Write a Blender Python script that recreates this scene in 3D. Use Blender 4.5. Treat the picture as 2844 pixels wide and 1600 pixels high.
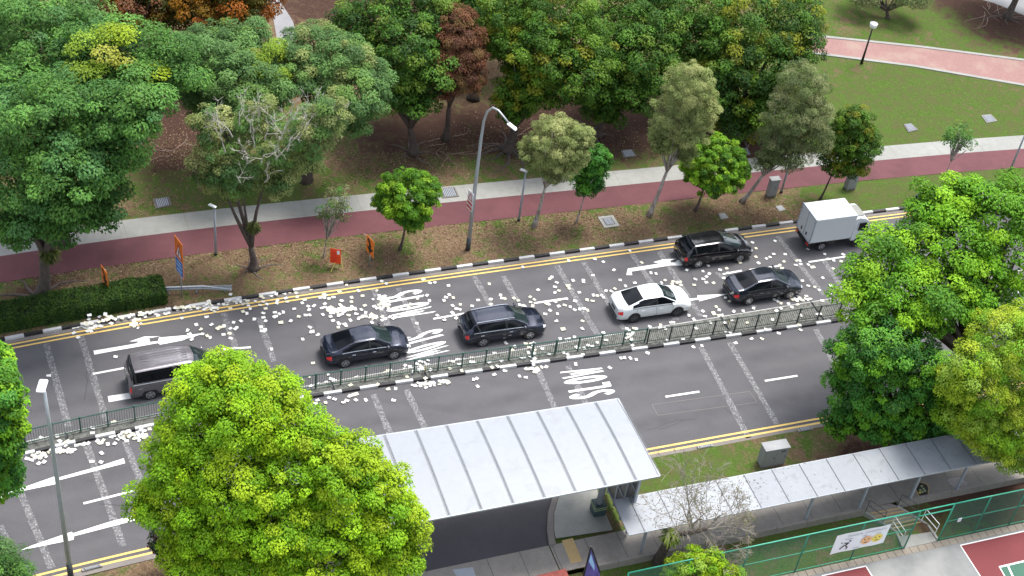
import bpy, math, random
import numpy as np
from mathutils import Vector, Matrix
random.seed(7); rng = np.random.default_rng(7)
for o_ in list(bpy.data.objects): bpy.data.objects.remove(o_, do_unlink=True)
SC = bpy.context.scene; COL = SC.collection
# ---------------------------------------------------------------- camera
F_PX, PITCH, ROLL, CAMH = 4000.0, 0.7128504, 0.1463796, 54.309339     # focal length in pixels of a 2844 px wide frame
fwd = np.array([0, math.cos(PITCH), -math.sin(PITCH)]); rt = np.array([1., 0, 0]); up_ = np.cross(rt, fwd)
CR = math.cos(ROLL)*rt + math.sin(ROLL)*up_; CU = -math.sin(ROLL)*rt + math.cos(ROLL)*up_
cd = bpy.data.cameras.new('camera'); cam = bpy.data.objects.new('camera', cd); COL.objects.link(cam)
cam.matrix_world = Matrix(((CR[0], CU[0], -fwd[0], 0), (CR[1], CU[1], -fwd[1], 0), (CR[2], CU[2], -fwd[2], CAMH), (0, 0, 0, 1)))
cd.sensor_width = 36; cd.lens = F_PX/2844*36; cd.clip_end = 3000; cd.clip_start = 1; SC.camera = cam
# ---------------------------------------------------------------- world, sun, exposure (bright overcast noon)
SUN_EL, SUN_AZ = 68, 35          # the sun stands high, behind and right of the view
W = bpy.data.worlds.new('World'); SC.world = W; W.use_nodes = True
nt = W.node_tree; bg = nt.nodes['Background']; sky = nt.nodes.new('ShaderNodeTexSky'); sky.sky_type = 'NISHITA'
sky.sun_disc = False; sky.sun_elevation = math.radians(SUN_EL); sky.sun_rotation = math.radians(SUN_AZ); sky.air_density = 1.0; sky.dust_density = 3.0
hs = nt.nodes.new('ShaderNodeHueSaturation'); hs.inputs['Saturation'].default_value = 0.42
nt.links.new(sky.outputs[0], hs.inputs['Color'])
tc = nt.nodes.new('ShaderNodeTexCoord'); cn = nt.nodes.new('ShaderNodeTexNoise'); cn.inputs['Scale'].default_value = 3.2; cn.inputs['Detail'].default_value = 6
nt.links.new(tc.outputs['Generated'], cn.inputs['Vector'])
cr = nt.nodes.new('ShaderNodeValToRGB'); cr.color_ramp.elements[0].position = .42; cr.color_ramp.elements[0].color = (.72, .74, .8, 1)
cr.color_ramp.elements[1].position = .62; cr.color_ramp.elements[1].color = (1.9, 1.9, 1.9, 1); nt.links.new(cn.outputs['Fac'], cr.inputs['Fac'])
mxw = nt.nodes.new('ShaderNodeMix'); mxw.data_type = 'RGBA'; mxw.blend_type = 'MULTIPLY'; mxw.inputs[0].default_value = 1
nt.links.new(hs.outputs[0], mxw.inputs[6]); nt.links.new(cr.outputs[0], mxw.inputs[7]); nt.links.new(mxw.outputs[2], bg.inputs['Color'])
bg.inputs['Strength'].default_value = 0.15
sl = bpy.data.lights.new('sun', 'SUN'); sl.energy = 2.4; sl.angle = math.radians(20); sl.color = (1, .965, .91)
so = bpy.data.objects.new('sun', sl); COL.objects.link(so)
_e, _a = math.radians(SUN_EL), math.radians(SUN_AZ)
sd = Vector((math.sin(_a)*math.cos(_e), math.cos(_a)*math.cos(_e), math.sin(_e)))
so.rotation_euler = (-sd).to_track_quat('-Z', 'Y').to_euler(); so.location = sd*150
SC.view_settings.view_transform = 'Standard'; SC.view_settings.look = 'None'; SC.view_settings.gamma = 1
SC.view_settings.exposure = 0.86
SC.render.engine = 'CYCLES'; SC.cycles.max_bounces = 5; SC.cycles.transparent_max_bounces = 12; SC.cycles.use_denoising = True
# ---------------------------------------------------------------- measuring helpers: a pixel of a 2576 px wide frame -> a point of the place
S = 2844/2576
def ray(x, y):
    d = fwd*F_PX + CR*(x*S-1422) - CU*(y*S-800)
    return d
def at(x, y, z=0.0):
    d = ray(x, y); t = (z-CAMH)/d[2]; return np.array([0, 0, CAMH]) + d*t
def atY(x, y, Y):
    d = ray(x, y); return np.array([0, 0, CAMH]) + d*(Y/d[1])
def c4(i, j, x, y): return (644*i+x/4, 362.3*j+y/4)
KC = np.array([-7.84269507e-07, 1.90520870e-05, -2.93525553e-04, 4.52451462e-01, 6.54599511e+01]); KD = np.polyder(KC)
def kc(x): X = np.clip(x, -36, 38); return np.polyval(KC, X)+np.polyval(KD, X)*(x-X)
def kd(x): return np.polyval(KD, np.clip(x, -36, 38))
def rp(x, d, z=0.0):                       # point of the road frame: x along, d metres from the far kerb towards the near side
    s = kd(x); n = math.hypot(s, 1); return np.array([x+s/n*d, kc(x)-d/n, z])
_XS = np.linspace(-75, 75, 7501); _CY = kc(_XS)
def xd(p):
    d = np.hypot(_XS-p[0], _CY-p[1]); i = d.argmin(); return _XS[i], d[i]*(1 if p[1] < _CY[i] else -1)
def ang(x): return math.atan(kd(x))
def dfun(pts, z=0.0):
    q = sorted(xd(at(a, b, z)) for a, b in pts); X = [u for u, _ in q]; D = [v for _, v in q]
    return lambda x: float(np.interp(x, X, D))
# ---------------------------------------------------------------- object helpers
def tag(o, label=None, cat=None, group=None, kind=None):
    if label: o['label'] = label
    if cat: o['category'] = cat
    if group: o['group'] = group
    if kind: o['kind'] = kind
    return o
def empty(name, loc=(0, 0, 0), rz=0.0, label=None, cat=None, group=None):
    o = bpy.data.objects.new(name, None); COL.objects.link(o); o.location = tuple(loc); o.rotation_euler = (0, 0, rz)
    o.empty_display_size = .3
    return tag(o, label, cat, group)
class MB:
    def __init__(s): s.v = []; s.f = []; s.m = []
    def poly(s, pts, mi=0):
        n = len(s.v); s.v += [tuple(p) for p in pts]; s.f.append(tuple(range(n, n+len(pts)))); s.m.append(mi)
    def box(s, c, size, rz=0.0, mi=0, M=None, bev=0.0):
        hx, hy, hz = size[0]/2, size[1]/2, size[2]/2; n = len(s.v)
        R = M if M is not None else Matrix.Rotation(rz, 3, 'Z')
        if bev <= 0:
            for sx, sy, sz in ((-1,-1,-1),(1,-1,-1),(1,1,-1),(-1,1,-1),(-1,-1,1),(1,-1,1),(1,1,1),(-1,1,1)):
                q = R @ Vector((sx*hx, sy*hy, sz*hz)); s.v.append((q[0]+c[0], q[1]+c[1], q[2]+c[2]))
            for f in ((0,3,2,1),(4,5,6,7),(0,1,5,4),(1,2,6,5),(2,3,7,6),(3,0,4,7)): s.f.append(tuple(n+i for i in f)); s.m.append(mi)
        else:
            b = bev; rings = []
            for (ix, iz) in ((b, -hz), (0, -hz+b), (0, hz-b), (b, hz)):
                X, Y = hx-ix, hy-ix; k = b*.9
                rings.append([(-X+k,-Y),(X-k,-Y),(X,-Y+k),(X,Y-k),(X-k,Y),(-X+k,Y),(-X,Y-k),(-X,-Y+k)])
                for p in rings[-1]:
                    q = R @ Vector((p[0], p[1], iz)); s.v.append((q[0]+c[0], q[1]+c[1], q[2]+c[2]))
            for r in range(3):
                for k in range(8): s.f.append((n+r*8+k, n+r*8+(k+1)%8, n+r*8+8+(k+1)%8, n+r*8+8+k)); s.m.append(mi)
            s.f.append(tuple(n+7-k for k in range(8))); s.m.append(mi); s.f.append(tuple(n+24+k for k in range(8))); s.m.append(mi)
    def tube(s, pts, rad, n=8, mi=0, cap=True):
        pts = [Vector(p) for p in pts]; 
        if not hasattr(rad, '__len__'): rad = [rad]*len(pts)
        base = len(s.v); prev = None
        for i, p in enumerate(pts):
            t = (pts[min(i+1, len(pts)-1)]-pts[max(i-1, 0)]).normalized()
            if prev is None: a = t.orthogonal().normalized()
            else: a = (prev-t*prev.dot(t)).normalized()
            prev = a; b = t.cross(a)
            for k in range(n):
                th = 2*math.pi*k/n; q = p+(a*math.cos(th)+b*math.sin(th))*rad[i]; s.v.append(tuple(q))
        for i in range(len(pts)-1):
            for k in range(n): s.f.append((base+i*n+k, base+i*n+(k+1)%n, base+(i+1)*n+(k+1)%n, base+(i+1)*n+k)); s.m.append(mi)
        if cap:
            s.f.append(tuple(base+n-1-k for k in range(n))); s.m.append(mi)
            e = base+(len(pts)-1)*n; s.f.append(tuple(e+k for k in range(n))); s.m.append(mi)
    def cyl(s, p0, p1, r, n=16, mi=0): s.tube([p0, p1], r, n, mi)
    def prism(s, pts, z0, z1, mi=0, mside=None):
        a = 0
        for i in range(len(pts)): x0, y0 = pts[i][:2]; x1, y1 = pts[(i+1) % len(pts)][:2]; a += x0*y1-x1*y0
        if a < 0: pts = pts[::-1]
        n = len(s.v); k = len(pts)
        s.v += [(p[0], p[1], z0) for p in pts]+[(p[0], p[1], z1) for p in pts]
        s.f.append(tuple(n+k-1-i for i in range(k))); s.m.append(mi); s.f.append(tuple(n+k+i for i in range(k))); s.m.append(mi)
        for i in range(k): s.f.append((n+i, n+(i+1) % k, n+k+(i+1) % k, n+k+i)); s.m.append(mi if mside is None else mside)
    def build(s, name, mats, parent=None, smooth=False, angle=None):
        me = bpy.data.meshes.new(name); me.from_pydata(s.v, [], s.f)
        mats = mats if isinstance(mats, (list, tuple)) else [mats]
        for m in mats: me.materials.append(m)
        me.polygons.foreach_set('material_index', s.m)
        if smooth: me.polygons.foreach_set('use_smooth', [True]*len(s.f))
        me.update()
        if angle is not None:
            me.polygons.foreach_set('use_smooth', [True]*len(s.f)); me.set_sharp_from_angle(angle=math.radians(angle))
        o = bpy.data.objects.new(name, me); COL.objects.link(o)
        if parent: o.parent = parent
        return o
def npmesh(name, V, F, mats, parent=None, col=None, smooth=False, fm=None):      # V (n,3), F (m,k) numpy
    me = bpy.data.meshes.new(name); n, m, k = len(V), len(F), F.shape[1]
    me.vertices.add(n); me.vertices.foreach_set('co', np.ascontiguousarray(V, dtype=np.float32).ravel())
    me.loops.add(m*k); me.loops.foreach_set('vertex_index', np.ascontiguousarray(F, dtype=np.int32).ravel())
    me.polygons.add(m); me.polygons.foreach_set('loop_start', np.arange(0, m*k, k, dtype=np.int32))
    me.polygons.foreach_set('loop_total', np.full(m, k, dtype=np.int32))
    for x in (mats if isinstance(mats, (list, tuple)) else [mats]): me.materials.append(x)
    if fm is not None: me.polygons.foreach_set('material_index', np.asarray(fm, dtype=np.int32))
    if smooth: me.polygons.foreach_set('use_smooth', np.ones(m, dtype=bool))
    if col is not None:
        a = me.attributes.new('tint', 'FLOAT_COLOR', 'FACE' if len(col) == m else 'POINT')
        c = np.ones((len(col), 4), dtype=np.float32); c[:, :3] = col; a.data.foreach_set('color', c.ravel())
    me.update(calc_edges=True)
    o = bpy.data.objects.new(name, me); COL.objects.link(o)
    if parent: o.parent = parent
    return o
def copy_tree(o, parent=None):
    c = o.copy(); COL.objects.link(c)
    if parent is not None: c.parent = parent
    for ch in list(o.children): copy_tree(ch, c)
    return c
def textmesh(txt, size, name='lettering'):
    cu = bpy.data.curves.new('t', 'FONT'); cu.body = txt; cu.size = size; cu.align_x = 'CENTER'; cu.align_y = 'CENTER'
    t = bpy.data.objects.new('t', cu); COL.objects.link(t); dg = bpy.context.evaluated_depsgraph_get()
    me = bpy.data.meshes.new_from_object(t.evaluated_get(dg)); me.name = name; bpy.data.objects.remove(t, do_unlink=True)
    return me
# ---------------------------------------------------------------- materials
def mat(name, col, rough=.6, metal=0.0, noise=None, bump=0.0, spec=None, coat=0.0):
    """noise: list of (scale, amount, detail) multiplicative brightness breakup in object space"""
    m = bpy.data.materials.new(name); m.use_nodes = True; n = m.node_tree; p = n.nodes['Principled BSDF']
    p.inputs['Base Color'].default_value = (*col, 1); p.inputs['Roughness'].default_value = rough; p.inputs['Metallic'].default_value = metal
    if spec is not None: p.inputs['Specular IOR Level'].default_value = spec
    if coat: p.inputs['Coat Weight'].default_value = coat; p.inputs['Coat Roughness'].default_value = .04
    tcn = None; last = None
    if noise:
        tcn = n.nodes.new('ShaderNodeNewGeometry'); rgb = n.nodes.new('ShaderNodeRGB'); rgb.outputs[0].default_value = (*col, 1); last = rgb.outputs[0]
        for sc, am, de in noise:
            t = n.nodes.new('ShaderNodeTexNoise'); t.inputs['Scale'].default_value = sc; t.inputs['Detail'].default_value = de; t.inputs['Roughness'].default_value = .65
            n.links.new(tcn.outputs['Position'], t.inputs['Vector'])
            mr = n.nodes.new('ShaderNodeMapRange'); mr.inputs[1].default_value = .3; mr.inputs[2].default_value = .7; mr.inputs[3].default_value = 1-am; mr.inputs[4].default_value = 1+am
            n.links.new(t.outputs['Fac'], mr.inputs[0])
            mx = n.nodes.new('ShaderNodeMix'); mx.data_type = 'RGBA'; mx.blend_type = 'MULTIPLY'; mx.inputs[0].default_value = 1
            n.links.new(last, mx.inputs[6]); n.links.new(mr.outputs[0], mx.inputs[7]); last = mx.outputs[2]
        n.links.new(last, p.inputs['Base Color'])
    if bump:
        g = tcn or n.nodes.new('ShaderNodeNewGeometry'); t = n.nodes.new('ShaderNodeTexNoise'); t.inputs['Scale'].default_value = 18; t.inputs['Detail'].default_value = 5
        n.links.new(g.outputs['Position'], t.inputs['Vector']); b = n.nodes.new('ShaderNodeBump'); b.inputs['Strength'].default_value = bump; b.inputs['Distance'].default_value = .05
        n.links.new(t.outputs['Fac'], b.inputs['Height']); n.links.new(b.outputs[0], p.inputs['Normal'])
    m['_out'] = 1
    return m
def addlayer(m, kind, scale, thr, soft, col, amt=1.0, detail=5, dist=0.0, stretch=None):
    """mix colour col over the material where a noise / voronoi mask passes a threshold"""
    n = m.node_tree; p = n.nodes['Principled BSDF']; g = n.nodes.new('ShaderNodeNewGeometry'); vec = g.outputs['Position']
    if stretch:
        mp = n.nodes.new('ShaderNodeMapping'); mp.inputs['Rotation'].default_value = (0, 0, -.42); mp.inputs['Scale'].default_value = stretch
        n.links.new(vec, mp.inputs['Vector']); vec = mp.outputs[0]
    if kind == 'noise':
        t = n.nodes.new('ShaderNodeTexNoise'); t.inputs['Detail'].default_value = detail; t.inputs['Distortion'].default_value = dist; out = t.outputs['Fac']
    else:
        t = n.nodes.new('ShaderNodeTexVoronoi'); t.feature = 'DISTANCE_TO_EDGE'; out = t.outputs['Distance']
    t.inputs['Scale'].default_value = scale; n.links.new(vec, t.inputs['Vector'])
    mr = n.nodes.new('ShaderNodeMapRange'); mr.inputs[1].default_value = thr-soft; mr.inputs[2].default_value = thr+soft
    mr.inputs[3].default_value = 0; mr.inputs[4].default_value = amt
    if kind != 'noise': mr.inputs[3].default_value = amt; mr.inputs[4].default_value = 0
    n.links.new(out, mr.inputs[0])
    mx = n.nodes.new('ShaderNodeMix'); mx.data_type = 'RGBA'; n.links.new(mr.outputs[0], mx.inputs[0])
    bc = p.inputs['Base Color']
    if bc.is_linked: n.links.new(bc.links[0].from_socket, mx.inputs[6])
    else: mx.inputs[6].default_value = bc.default_value[:]
    mx.inputs[7].default_value = (*col, 1); n.links.new(mx.outputs[2], bc)
    return m
M = {}
M['asphalt'] = mat('asphalt', (.082, .0795, .084), .85, noise=[(.12, .10, 3), (1.1, .06, 4), (22, .16, 4)], bump=.25)
addlayer(M['asphalt'], 'noise', .35, .62, .07, (.066, .064, .072), .35, stretch=(.25, 3, 1))
addlayer(M['asphalt'], 'noise', 34, .68, .03, (.17, .165, .17), .5)
M['asphalt_dark'] = mat('driveway_asphalt', (.060, .056, .062), .85, noise=[(.4, .12, 3), (22, .14, 4)], bump=.25)
M['rumble'] = mat('worn_rumble_strip', (.125, .122, .126), .8, noise=[(3, .15, 3), (26, .3, 3)])
addlayer(M['rumble'], 'noise', 11, .57, .03, (.30, .30, .30), .8, detail=3)
addlayer(M['rumble'], 'noise', 5, .56, .03, (.082, .08, .088), .85, detail=4)
M['paint'] = mat('white_road_paint', (.72, .72, .70), .7, noise=[(2.5, .07, 4), (24, .10, 3)])
addlayer(M['paint'], 'noise', 14, .66, .03, (.2, .2, .2), .6, detail=6)
M['yellow'] = mat('yellow_road_paint', (.70, .47, .13), .7, noise=[(2.5, .08, 4), (24, .10, 3)])
addlayer(M['yellow'], 'noise', 9, .64, .04, (.25, .2, .12), .6, detail=6)
M['kwhite'] = mat('kerb_white', (.50, .50, .50), .75, noise=[(1.2, .12, 5), (14, .08, 3)])
M['kblack'] = mat('kerb_black', (.018, .017, .019), .6, noise=[(6, .3, 3)])
M['gutter'] = mat('gutter_concrete', (.185, .165, .15), .9, noise=[(.8, .12, 4), (16, .14, 4)], bump=.2)
M['concrete'] = mat('pale_concrete', (.262, .262, .240), .9, noise=[(.35, .07, 4), (2.6, .08, 6), (20, .08, 3)], bump=.15)
addlayer(M['concrete'], 'noise', 1.4, .6, .12, (.23, .235, .215), .5, detail=9, dist=1.5)
M['concrete_d'] = mat('grey_concrete', (.235, .215, .192), .9, noise=[(.6, .1, 4), (4, .10, 6), (22, .10, 3)], bump=.15)
M['median'] = mat('weathered_median_concrete', (.135, .137, .122), .95, noise=[(1.3, .2, 6), (9, .28, 5)], bump=.5)
addlayer(M['median'], 'noise', 5, .57, .05, (.05, .05, .04), .8, detail=8)
addlayer(M['median'], 'noise', 7, .62, .04, (.17, .165, .15), .7, detail=8)
M['track'] = mat('maroon_cycle_track', (.100, .031, .036), .85, noise=[(.15, .18, 3), (1.4, .09, 5), (20, .07, 3)], bump=.12)
addlayer(M['track'], 'noise', .5, .58, .1, (.130, .042, .048), .5, dist=1)
M['paver'] = mat('pink_paver', (.25, .138, .124), .85, noise=[(.25, .08, 3), (7, .14, 3)])
addlayer(M['paver'], 'noise', .5, .57, .08, (.28, .215, .165), .6)
M['parkpath'] = mat('grey_path', (.22, .22, .225), .9, noise=[(.8, .08, 4), (18, .1, 3)])
M['court_paving'] = mat('court_paving', (.20, .205, .20), .9, noise=[(.3, .12, 4), (3, .08, 5), (20, .06, 3)])
addlayer(M['court_paving'], 'noise', .5, .58, .08, (.27, .27, .255), .7, detail=5)
M['court_red'] = mat('court_red', (.15, .024, .027), .8, noise=[(.6, .05, 3), (20, .05, 3)])
M['court_green'] = mat('court_green', (.04, .12, .08), .8, noise=[(.6, .05, 3)])
M['tan'] = mat('tan_slab', (.27, .235, .185), .9, noise=[(2, .12, 4), (15, .1, 3)])
M['tactile'] = mat('yellow_tactile', (.42, .30, .14), .85, noise=[(9, .08, 3)])
M['roof'] = mat('white_roof_sheet', (.255, .272, .295), .5, noise=[(.25, .03, 3), (3, .03, 6)])
addlayer(M['roof'], 'noise', .8, .66, .10, (.19, .2, .205), .5, detail=9, dist=1.5)
M['roof_d'] = mat('darker_roof_sheet', (.20, .217, .238), .5, noise=[(.4, .06, 4), (3, .05, 5)])
addlayer(M['roof_d'], 'noise', .9, .62, .06, (.14, .152, .165), .5, detail=8, dist=2)
M['seam'] = mat('grey_seam', (.13, .14, .155), .5)
M['steel'] = mat('grey_painted_steel', (.30, .33, .37), .45, noise=[(3, .05, 3)])
M['galv'] = mat('galvanised_steel', (.36, .385, .41), .4, .3, noise=[(4, .08, 4)])
M['darkglass'] = mat('dark_screen', (.045, .045, .05), .25)
M['black'] = mat('black_part', (.012, .012, .013), .5)
M['dark'] = mat('dark_grey_part', (.05, .055, .06), .5)
M['teal'] = mat('teal_base', (.03, .06, .065), .5)
M['lime'] = mat('lime_strip', (.30, .36, .18), .6)
M['fgreen'] = mat('green_fence_paint', (.022, .080, .058), .45, noise=[(3, .15, 4)])
M['fdark'] = mat('dark_green_fence_paint', (.034, .050, .042), .6, noise=[(3, .15, 4)])
M['cgreen'] = mat('bright_green_fence_paint', (.03, .30, .19), .4, noise=[(2, .1, 4)])
M['cabinet'] = mat('grey_cabinet', (.26, .265, .265), .6, noise=[(1.5, .05, 5), (8, .04, 3)])
M['grate'] = mat('iron_grate', (.075, .075, .08), .7, noise=[(20, .3, 2)])
M['orange'] = mat('orange_board', (.80, .20, .025), .45, noise=[(3, .05, 3)])
M['redorange'] = mat('red_orange_board', (.85, .07, .015), .45, noise=[(3, .05, 3)])
M['blue'] = mat('blue_board', (.02, .10, .42), .4)
M['lightblue'] = mat('light_blue_print', (.35, .55, .85), .5)
M['white'] = mat('white_board', (.78, .78, .8), .5)
M['red'] = mat('red_board', (.55, .03, .03), .45)
M['signy'] = mat('yellow_leg', (.65, .5, .12), .5)
M['purple'] = mat('purple_cloth', (.13, .09, .33), .6, noise=[(2, .5, 5)])
M['print'] = mat('grey_print', (.35, .36, .42), .6)
M['emoji'] = mat('yellow_print', (.80, .62, .12), .6); M['emoji2'] = mat('peach_print', (.80, .45, .22), .6)
M['bark'] = mat('grey_brown_bark', (.085, .065, .055), .95, noise=[(5, .35, 6)], bump=.8)
M['bark_pale'] = mat('pale_bark', (.38, .34, .30), .95, noise=[(4, .3, 6)], bump=.6)
addlayer(M['bark_pale'], 'noise', 5, .56, .05, (.14, .10, .085), .8, detail=6, stretch=(3, 3, .5))
M['twig'] = mat('pale_twig', (.44, .41, .36), .95, noise=[(3, .2, 3)])
M['twig_grey'] = mat('grey_brown_twig', (.27, .235, .195), .95, noise=[(3, .3, 3)])
M['root'] = mat('root_bark', (.24, .17, .13), .95, noise=[(4, .3, 4)])
def leafmat(name, trans=.3, rough=.6):
    m = bpy.data.materials.new(name); m.use_nodes = True; n = m.node_tree; p = n.nodes['Principled BSDF']
    a = n.nodes.new('ShaderNodeAttribute'); a.attribute_name = 'tint'
    p.inputs['Roughness'].default_value = rough; p.inputs['Specular IOR Level'].default_value = .18
    n.links.new(a.outputs['Color'], p.inputs['Base Color'])
    tr = n.nodes.new('ShaderNodeBsdfTranslucent'); n.links.new(a.outputs['Color'], tr.inputs['Color'])
    mx = n.nodes.new('ShaderNodeMixShader'); mx.inputs[0].default_value = trans
    n.links.new(p.outputs[0], mx.inputs[1]); n.links.new(tr.outputs[0], mx.inputs[2]); n.links.new(mx.outputs[0], n.nodes['Material Output'].inputs[0])
    return m
M['leaf'] = leafmat('leaf')
# ================================================================ THE SETTING
X0, X1 = -62.0, 62.0
def unit_(a): return a/(np.linalg.norm(a)+1e-9)
def struct(o): return tag(o, kind='structure')
# ---- ground materials driven by bare-soil and dryness attributes
def groundmat():
    m = bpy.data.materials.new('grass_and_soil'); m.use_nodes = True; n = m.node_tree; p = n.nodes['Principled BSDF']; p.inputs['Roughness'].default_value = 1; p.inputs['Specular IOR Level'].default_value = .1
    g = n.nodes.new('ShaderNodeNewGeometry')
    def noise(sc, de, dist=0, rough=.6):
        t = n.nodes.new('ShaderNodeTexNoise'); t.inputs['Scale'].default_value = sc; t.inputs['Detail'].default_value = de; t.inputs['Distortion'].default_value = dist; t.inputs['Roughness'].default_value = rough
        n.links.new(g.outputs['Position'], t.inputs['Vector']); return t.outputs['Fac']
    def math_(op, a, b):
        t = n.nodes.new('ShaderNodeMath'); t.operation = op
        for i, v in enumerate((a, b)):
            if isinstance(v, (int, float)): t.inputs[i].default_value = v
            else: n.links.new(v, t.inputs[i])
        return t.outputs[0]
    def rng_(v, a, b, c=0, d=1):
        t = n.nodes.new('ShaderNodeMapRange'); t.inputs[1].default_value = a; t.inputs[2].default_value = b; t.inputs[3].default_value = c; t.inputs[4].default_value = d
        n.links.new(v, t.inputs[0]); return t.outputs[0]
    def mix(f, a, b):
        t = n.nodes.new('ShaderNodeMix'); t.data_type = 'RGBA'; n.links.new(f, t.inputs[0])
        for i, v in ((6, a), (7, b)):
            if isinstance(v, tuple): t.inputs[i].default_value = (*v, 1)
            else: n.links.new(v, t.inputs[i])
        return t.outputs[2]
    at1 = n.nodes.new('ShaderNodeAttribute'); at1.attribute_name = 'tint'
    sp = n.nodes.new('ShaderNodeSeparateColor'); n.links.new(at1.outputs['Color'], sp.inputs[0])
    soil, dry = sp.outputs[0], sp.outputs[1]
    fine = noise(8, 7, .8, .72); mid = noise(1.3, 6, .8); big = noise(.28, 4)
    green = mix(rng_(fine, .35, .65), (.038, .076, .012), (.090, .136, .028))
    green = mix(rng_(mid, .4, .62), green, (.078, .086, .030))
    dryc = mix(rng_(fine, .36, .66), (.084, .054, .031), (.222, .155, .096))
    dryc = mix(rng_(mid, .5, .75, 0, .6), dryc, (.110, .068, .044))
    soilc = mix(rng_(fine, .35, .7), (.036, .020, .015), (.088, .050, .037))
    f1 = rng_(math_('ADD', dry, math_('ADD', math_('MULTIPLY', math_('SUBTRACT', mid, .5), 1.7), math_('ADD', math_('MULTIPLY', math_('SUBTRACT', big, .5), 1.1), math_('MULTIPLY', math_('SUBTRACT', fine, .5), .9)))), .3, .7)
    f2 = rng_(math_('ADD', soil, math_('ADD', math_('MULTIPLY', math_('SUBTRACT', mid, .5), .9), math_('MULTIPLY', math_('SUBTRACT', fine, .5), .5))), .35, .7)
    c = mix(f2, mix(f1, green, dryc), soilc); n.links.new(c, p.inputs['Base Color'])
    b = n.nodes.new('ShaderNodeBump'); b.inputs['Strength'].default_value = .6; b.inputs['Distance'].default_value = .06; n.links.new(fine, b.inputs['Height']); n.links.new(b.outputs[0], p.inputs['Normal'])
    return m
M['ground'] = groundmat()
SOIL = [(440,300,5.5,1.0),(430,400,4,.75),(560,300,5,.7),(1010,340,5,.8),(1130,330,4.5,.9),(1270,330,4.5,1.0),(1400,300,5,1.0),(1500,350,4,.9),(1600,320,5,1.0),(1750,330,4,.7),
        (1870,370,4,.9),(1830,340,4,.9),(1960,400,3,.6),(640,680,2.2,.6),(560,640,2.5,.35),(105,745,3.0,.7),(300,690,3,.4),(2540,50,7,.9),(2400,0,5,.8),(2230,60,2,.35),(2575,20,6,.9),(900,20,9,.5),(820,10,7,.8),(1030,10,8,.9),
        (1755,525,1.8,.45),(1008,625,1.5,.35),(2000,500,3,.3),(2180,1150,2.2,.8),(2120,1140,2,.5),(2300,1140,3,1.0),(2450,1180,6,1.0),(2060,1080,1.5,.4),(650,1400,5,.6),(30,760,3,.5),(1330,570,1,.3),(1640,540,1,.3)]
DRY = [(900,20,14,.6),(1000,480,3,-.1),(640,470,4,-.35),(720,450,4,-.3),(2330,300,15,-.25),(2420,500,9,-.55),(1000,420,5,.1),(1930,520,4,.3),(2150,1100,2,.4),(1740,1180,2.5,-.35),(1640,1240,2,-.7),(1960,1130,2,.0),(380,1420,3,.35),(300,650,5,.2)]
_soil = [(at(a, b)[:2], r, k) for a, b, r, k in SOIL]; _dry = [(at(a, b)[:2], r, k) for a, b, r, k in DRY]
def gattr(x, y, base):
    s = np.zeros_like(x); d = base.copy()
    for c, r, k in _soil: s = np.maximum(s, k*np.exp(-((x-c[0])**2+(y-c[1])**2)/(2*(r*.62)**2)))
    for c, r, k in _dry: d = d+k*np.exp(-((x-c[0])**2+(y-c[1])**2)/(2*(r*.62)**2))
    return np.stack([np.clip(s, 0, 1), np.clip(d, 0, 1), np.zeros_like(x)], 1)
def gridsheet(name, ds, zs, xs, basefn):
    P = np.array([[rp(x, d, z) for x in xs] for d, z in zip(ds, zs)]); nd, nx = len(ds), len(xs)
    V = P.reshape(-1, 3); base = np.array([[basefn(x, d) for x in xs] for d in ds]).ravel()
    V = V.copy(); V[:, 2] += .02*np.sin(V[:, 0]*.9+V[:, 1]*.37)*np.clip(np.abs(np.repeat(ds, nx))-1, 0, 1)*(V[:, 2] < .2)*0.6
    i = np.arange(nd*nx).reshape(nd, nx); F = np.stack([i[:-1, :-1], i[:-1, 1:], i[1:, 1:], i[1:, :-1]], -1).reshape(-1, 4)
    if ds[1] > ds[0]: F = F[:, ::-1]
    return npmesh(name, V, F, M['ground'], col=gattr(V[:, 0], V[:, 1], base), smooth=True)
xs_ = np.arange(X0, X1+.1, .8)
GZ = .09
def fb(x, d):
    v = .42+.20*math.sin(x*.21+d*.3)*.5
    if d > -4: v = .62 if x < 0 else .62-x*.009
    else:
        if x > 14: v = .33+.06*math.sin(x*.5+d*.35)
    return v
ds_ = np.concatenate([np.arange(-.02, -8, -.6), np.arange(-8, -70, -1.2)])
struct(gridsheet('grass_field', ds_, np.full(len(ds_), GZ), xs_, fb))
NZ = .05; COURTZ = -.6
near_ds = [16.52, 16.9, 17.4, 17.9, 18.4, 18.9, 19.4, 19.9, 20.3, 20.7, 21.5, 22.25]; near_zs = [NZ]*12
struct(gridsheet('near_verge', near_ds, near_zs, xs_, lambda x, d: .42))
sl_ds = [22.28, 22.5, 22.9, 23.4, 23.9, 24.3, 24.62, 26, 29, 34, 42, 60]; sl_zs = [-.22, -.26, -.36, -.48, -.57, -.62, -.64, -.66, -.66, -.66, -.66, -.66]
struct(gridsheet('grass_slope', sl_ds, sl_zs, xs_, lambda x, d: .30))
g = MB(); g.poly([(-900, -500, -1.2), (900, -500, -1.2), (900, 1300, -1.2), (-900, 1300, -1.2)])
M['far'] = mat('far_ground', (.09, .11, .05), 1, noise=[(.05, .3, 5), (.8, .2, 4)]); struct(g.build('ground', M['far']))
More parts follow.
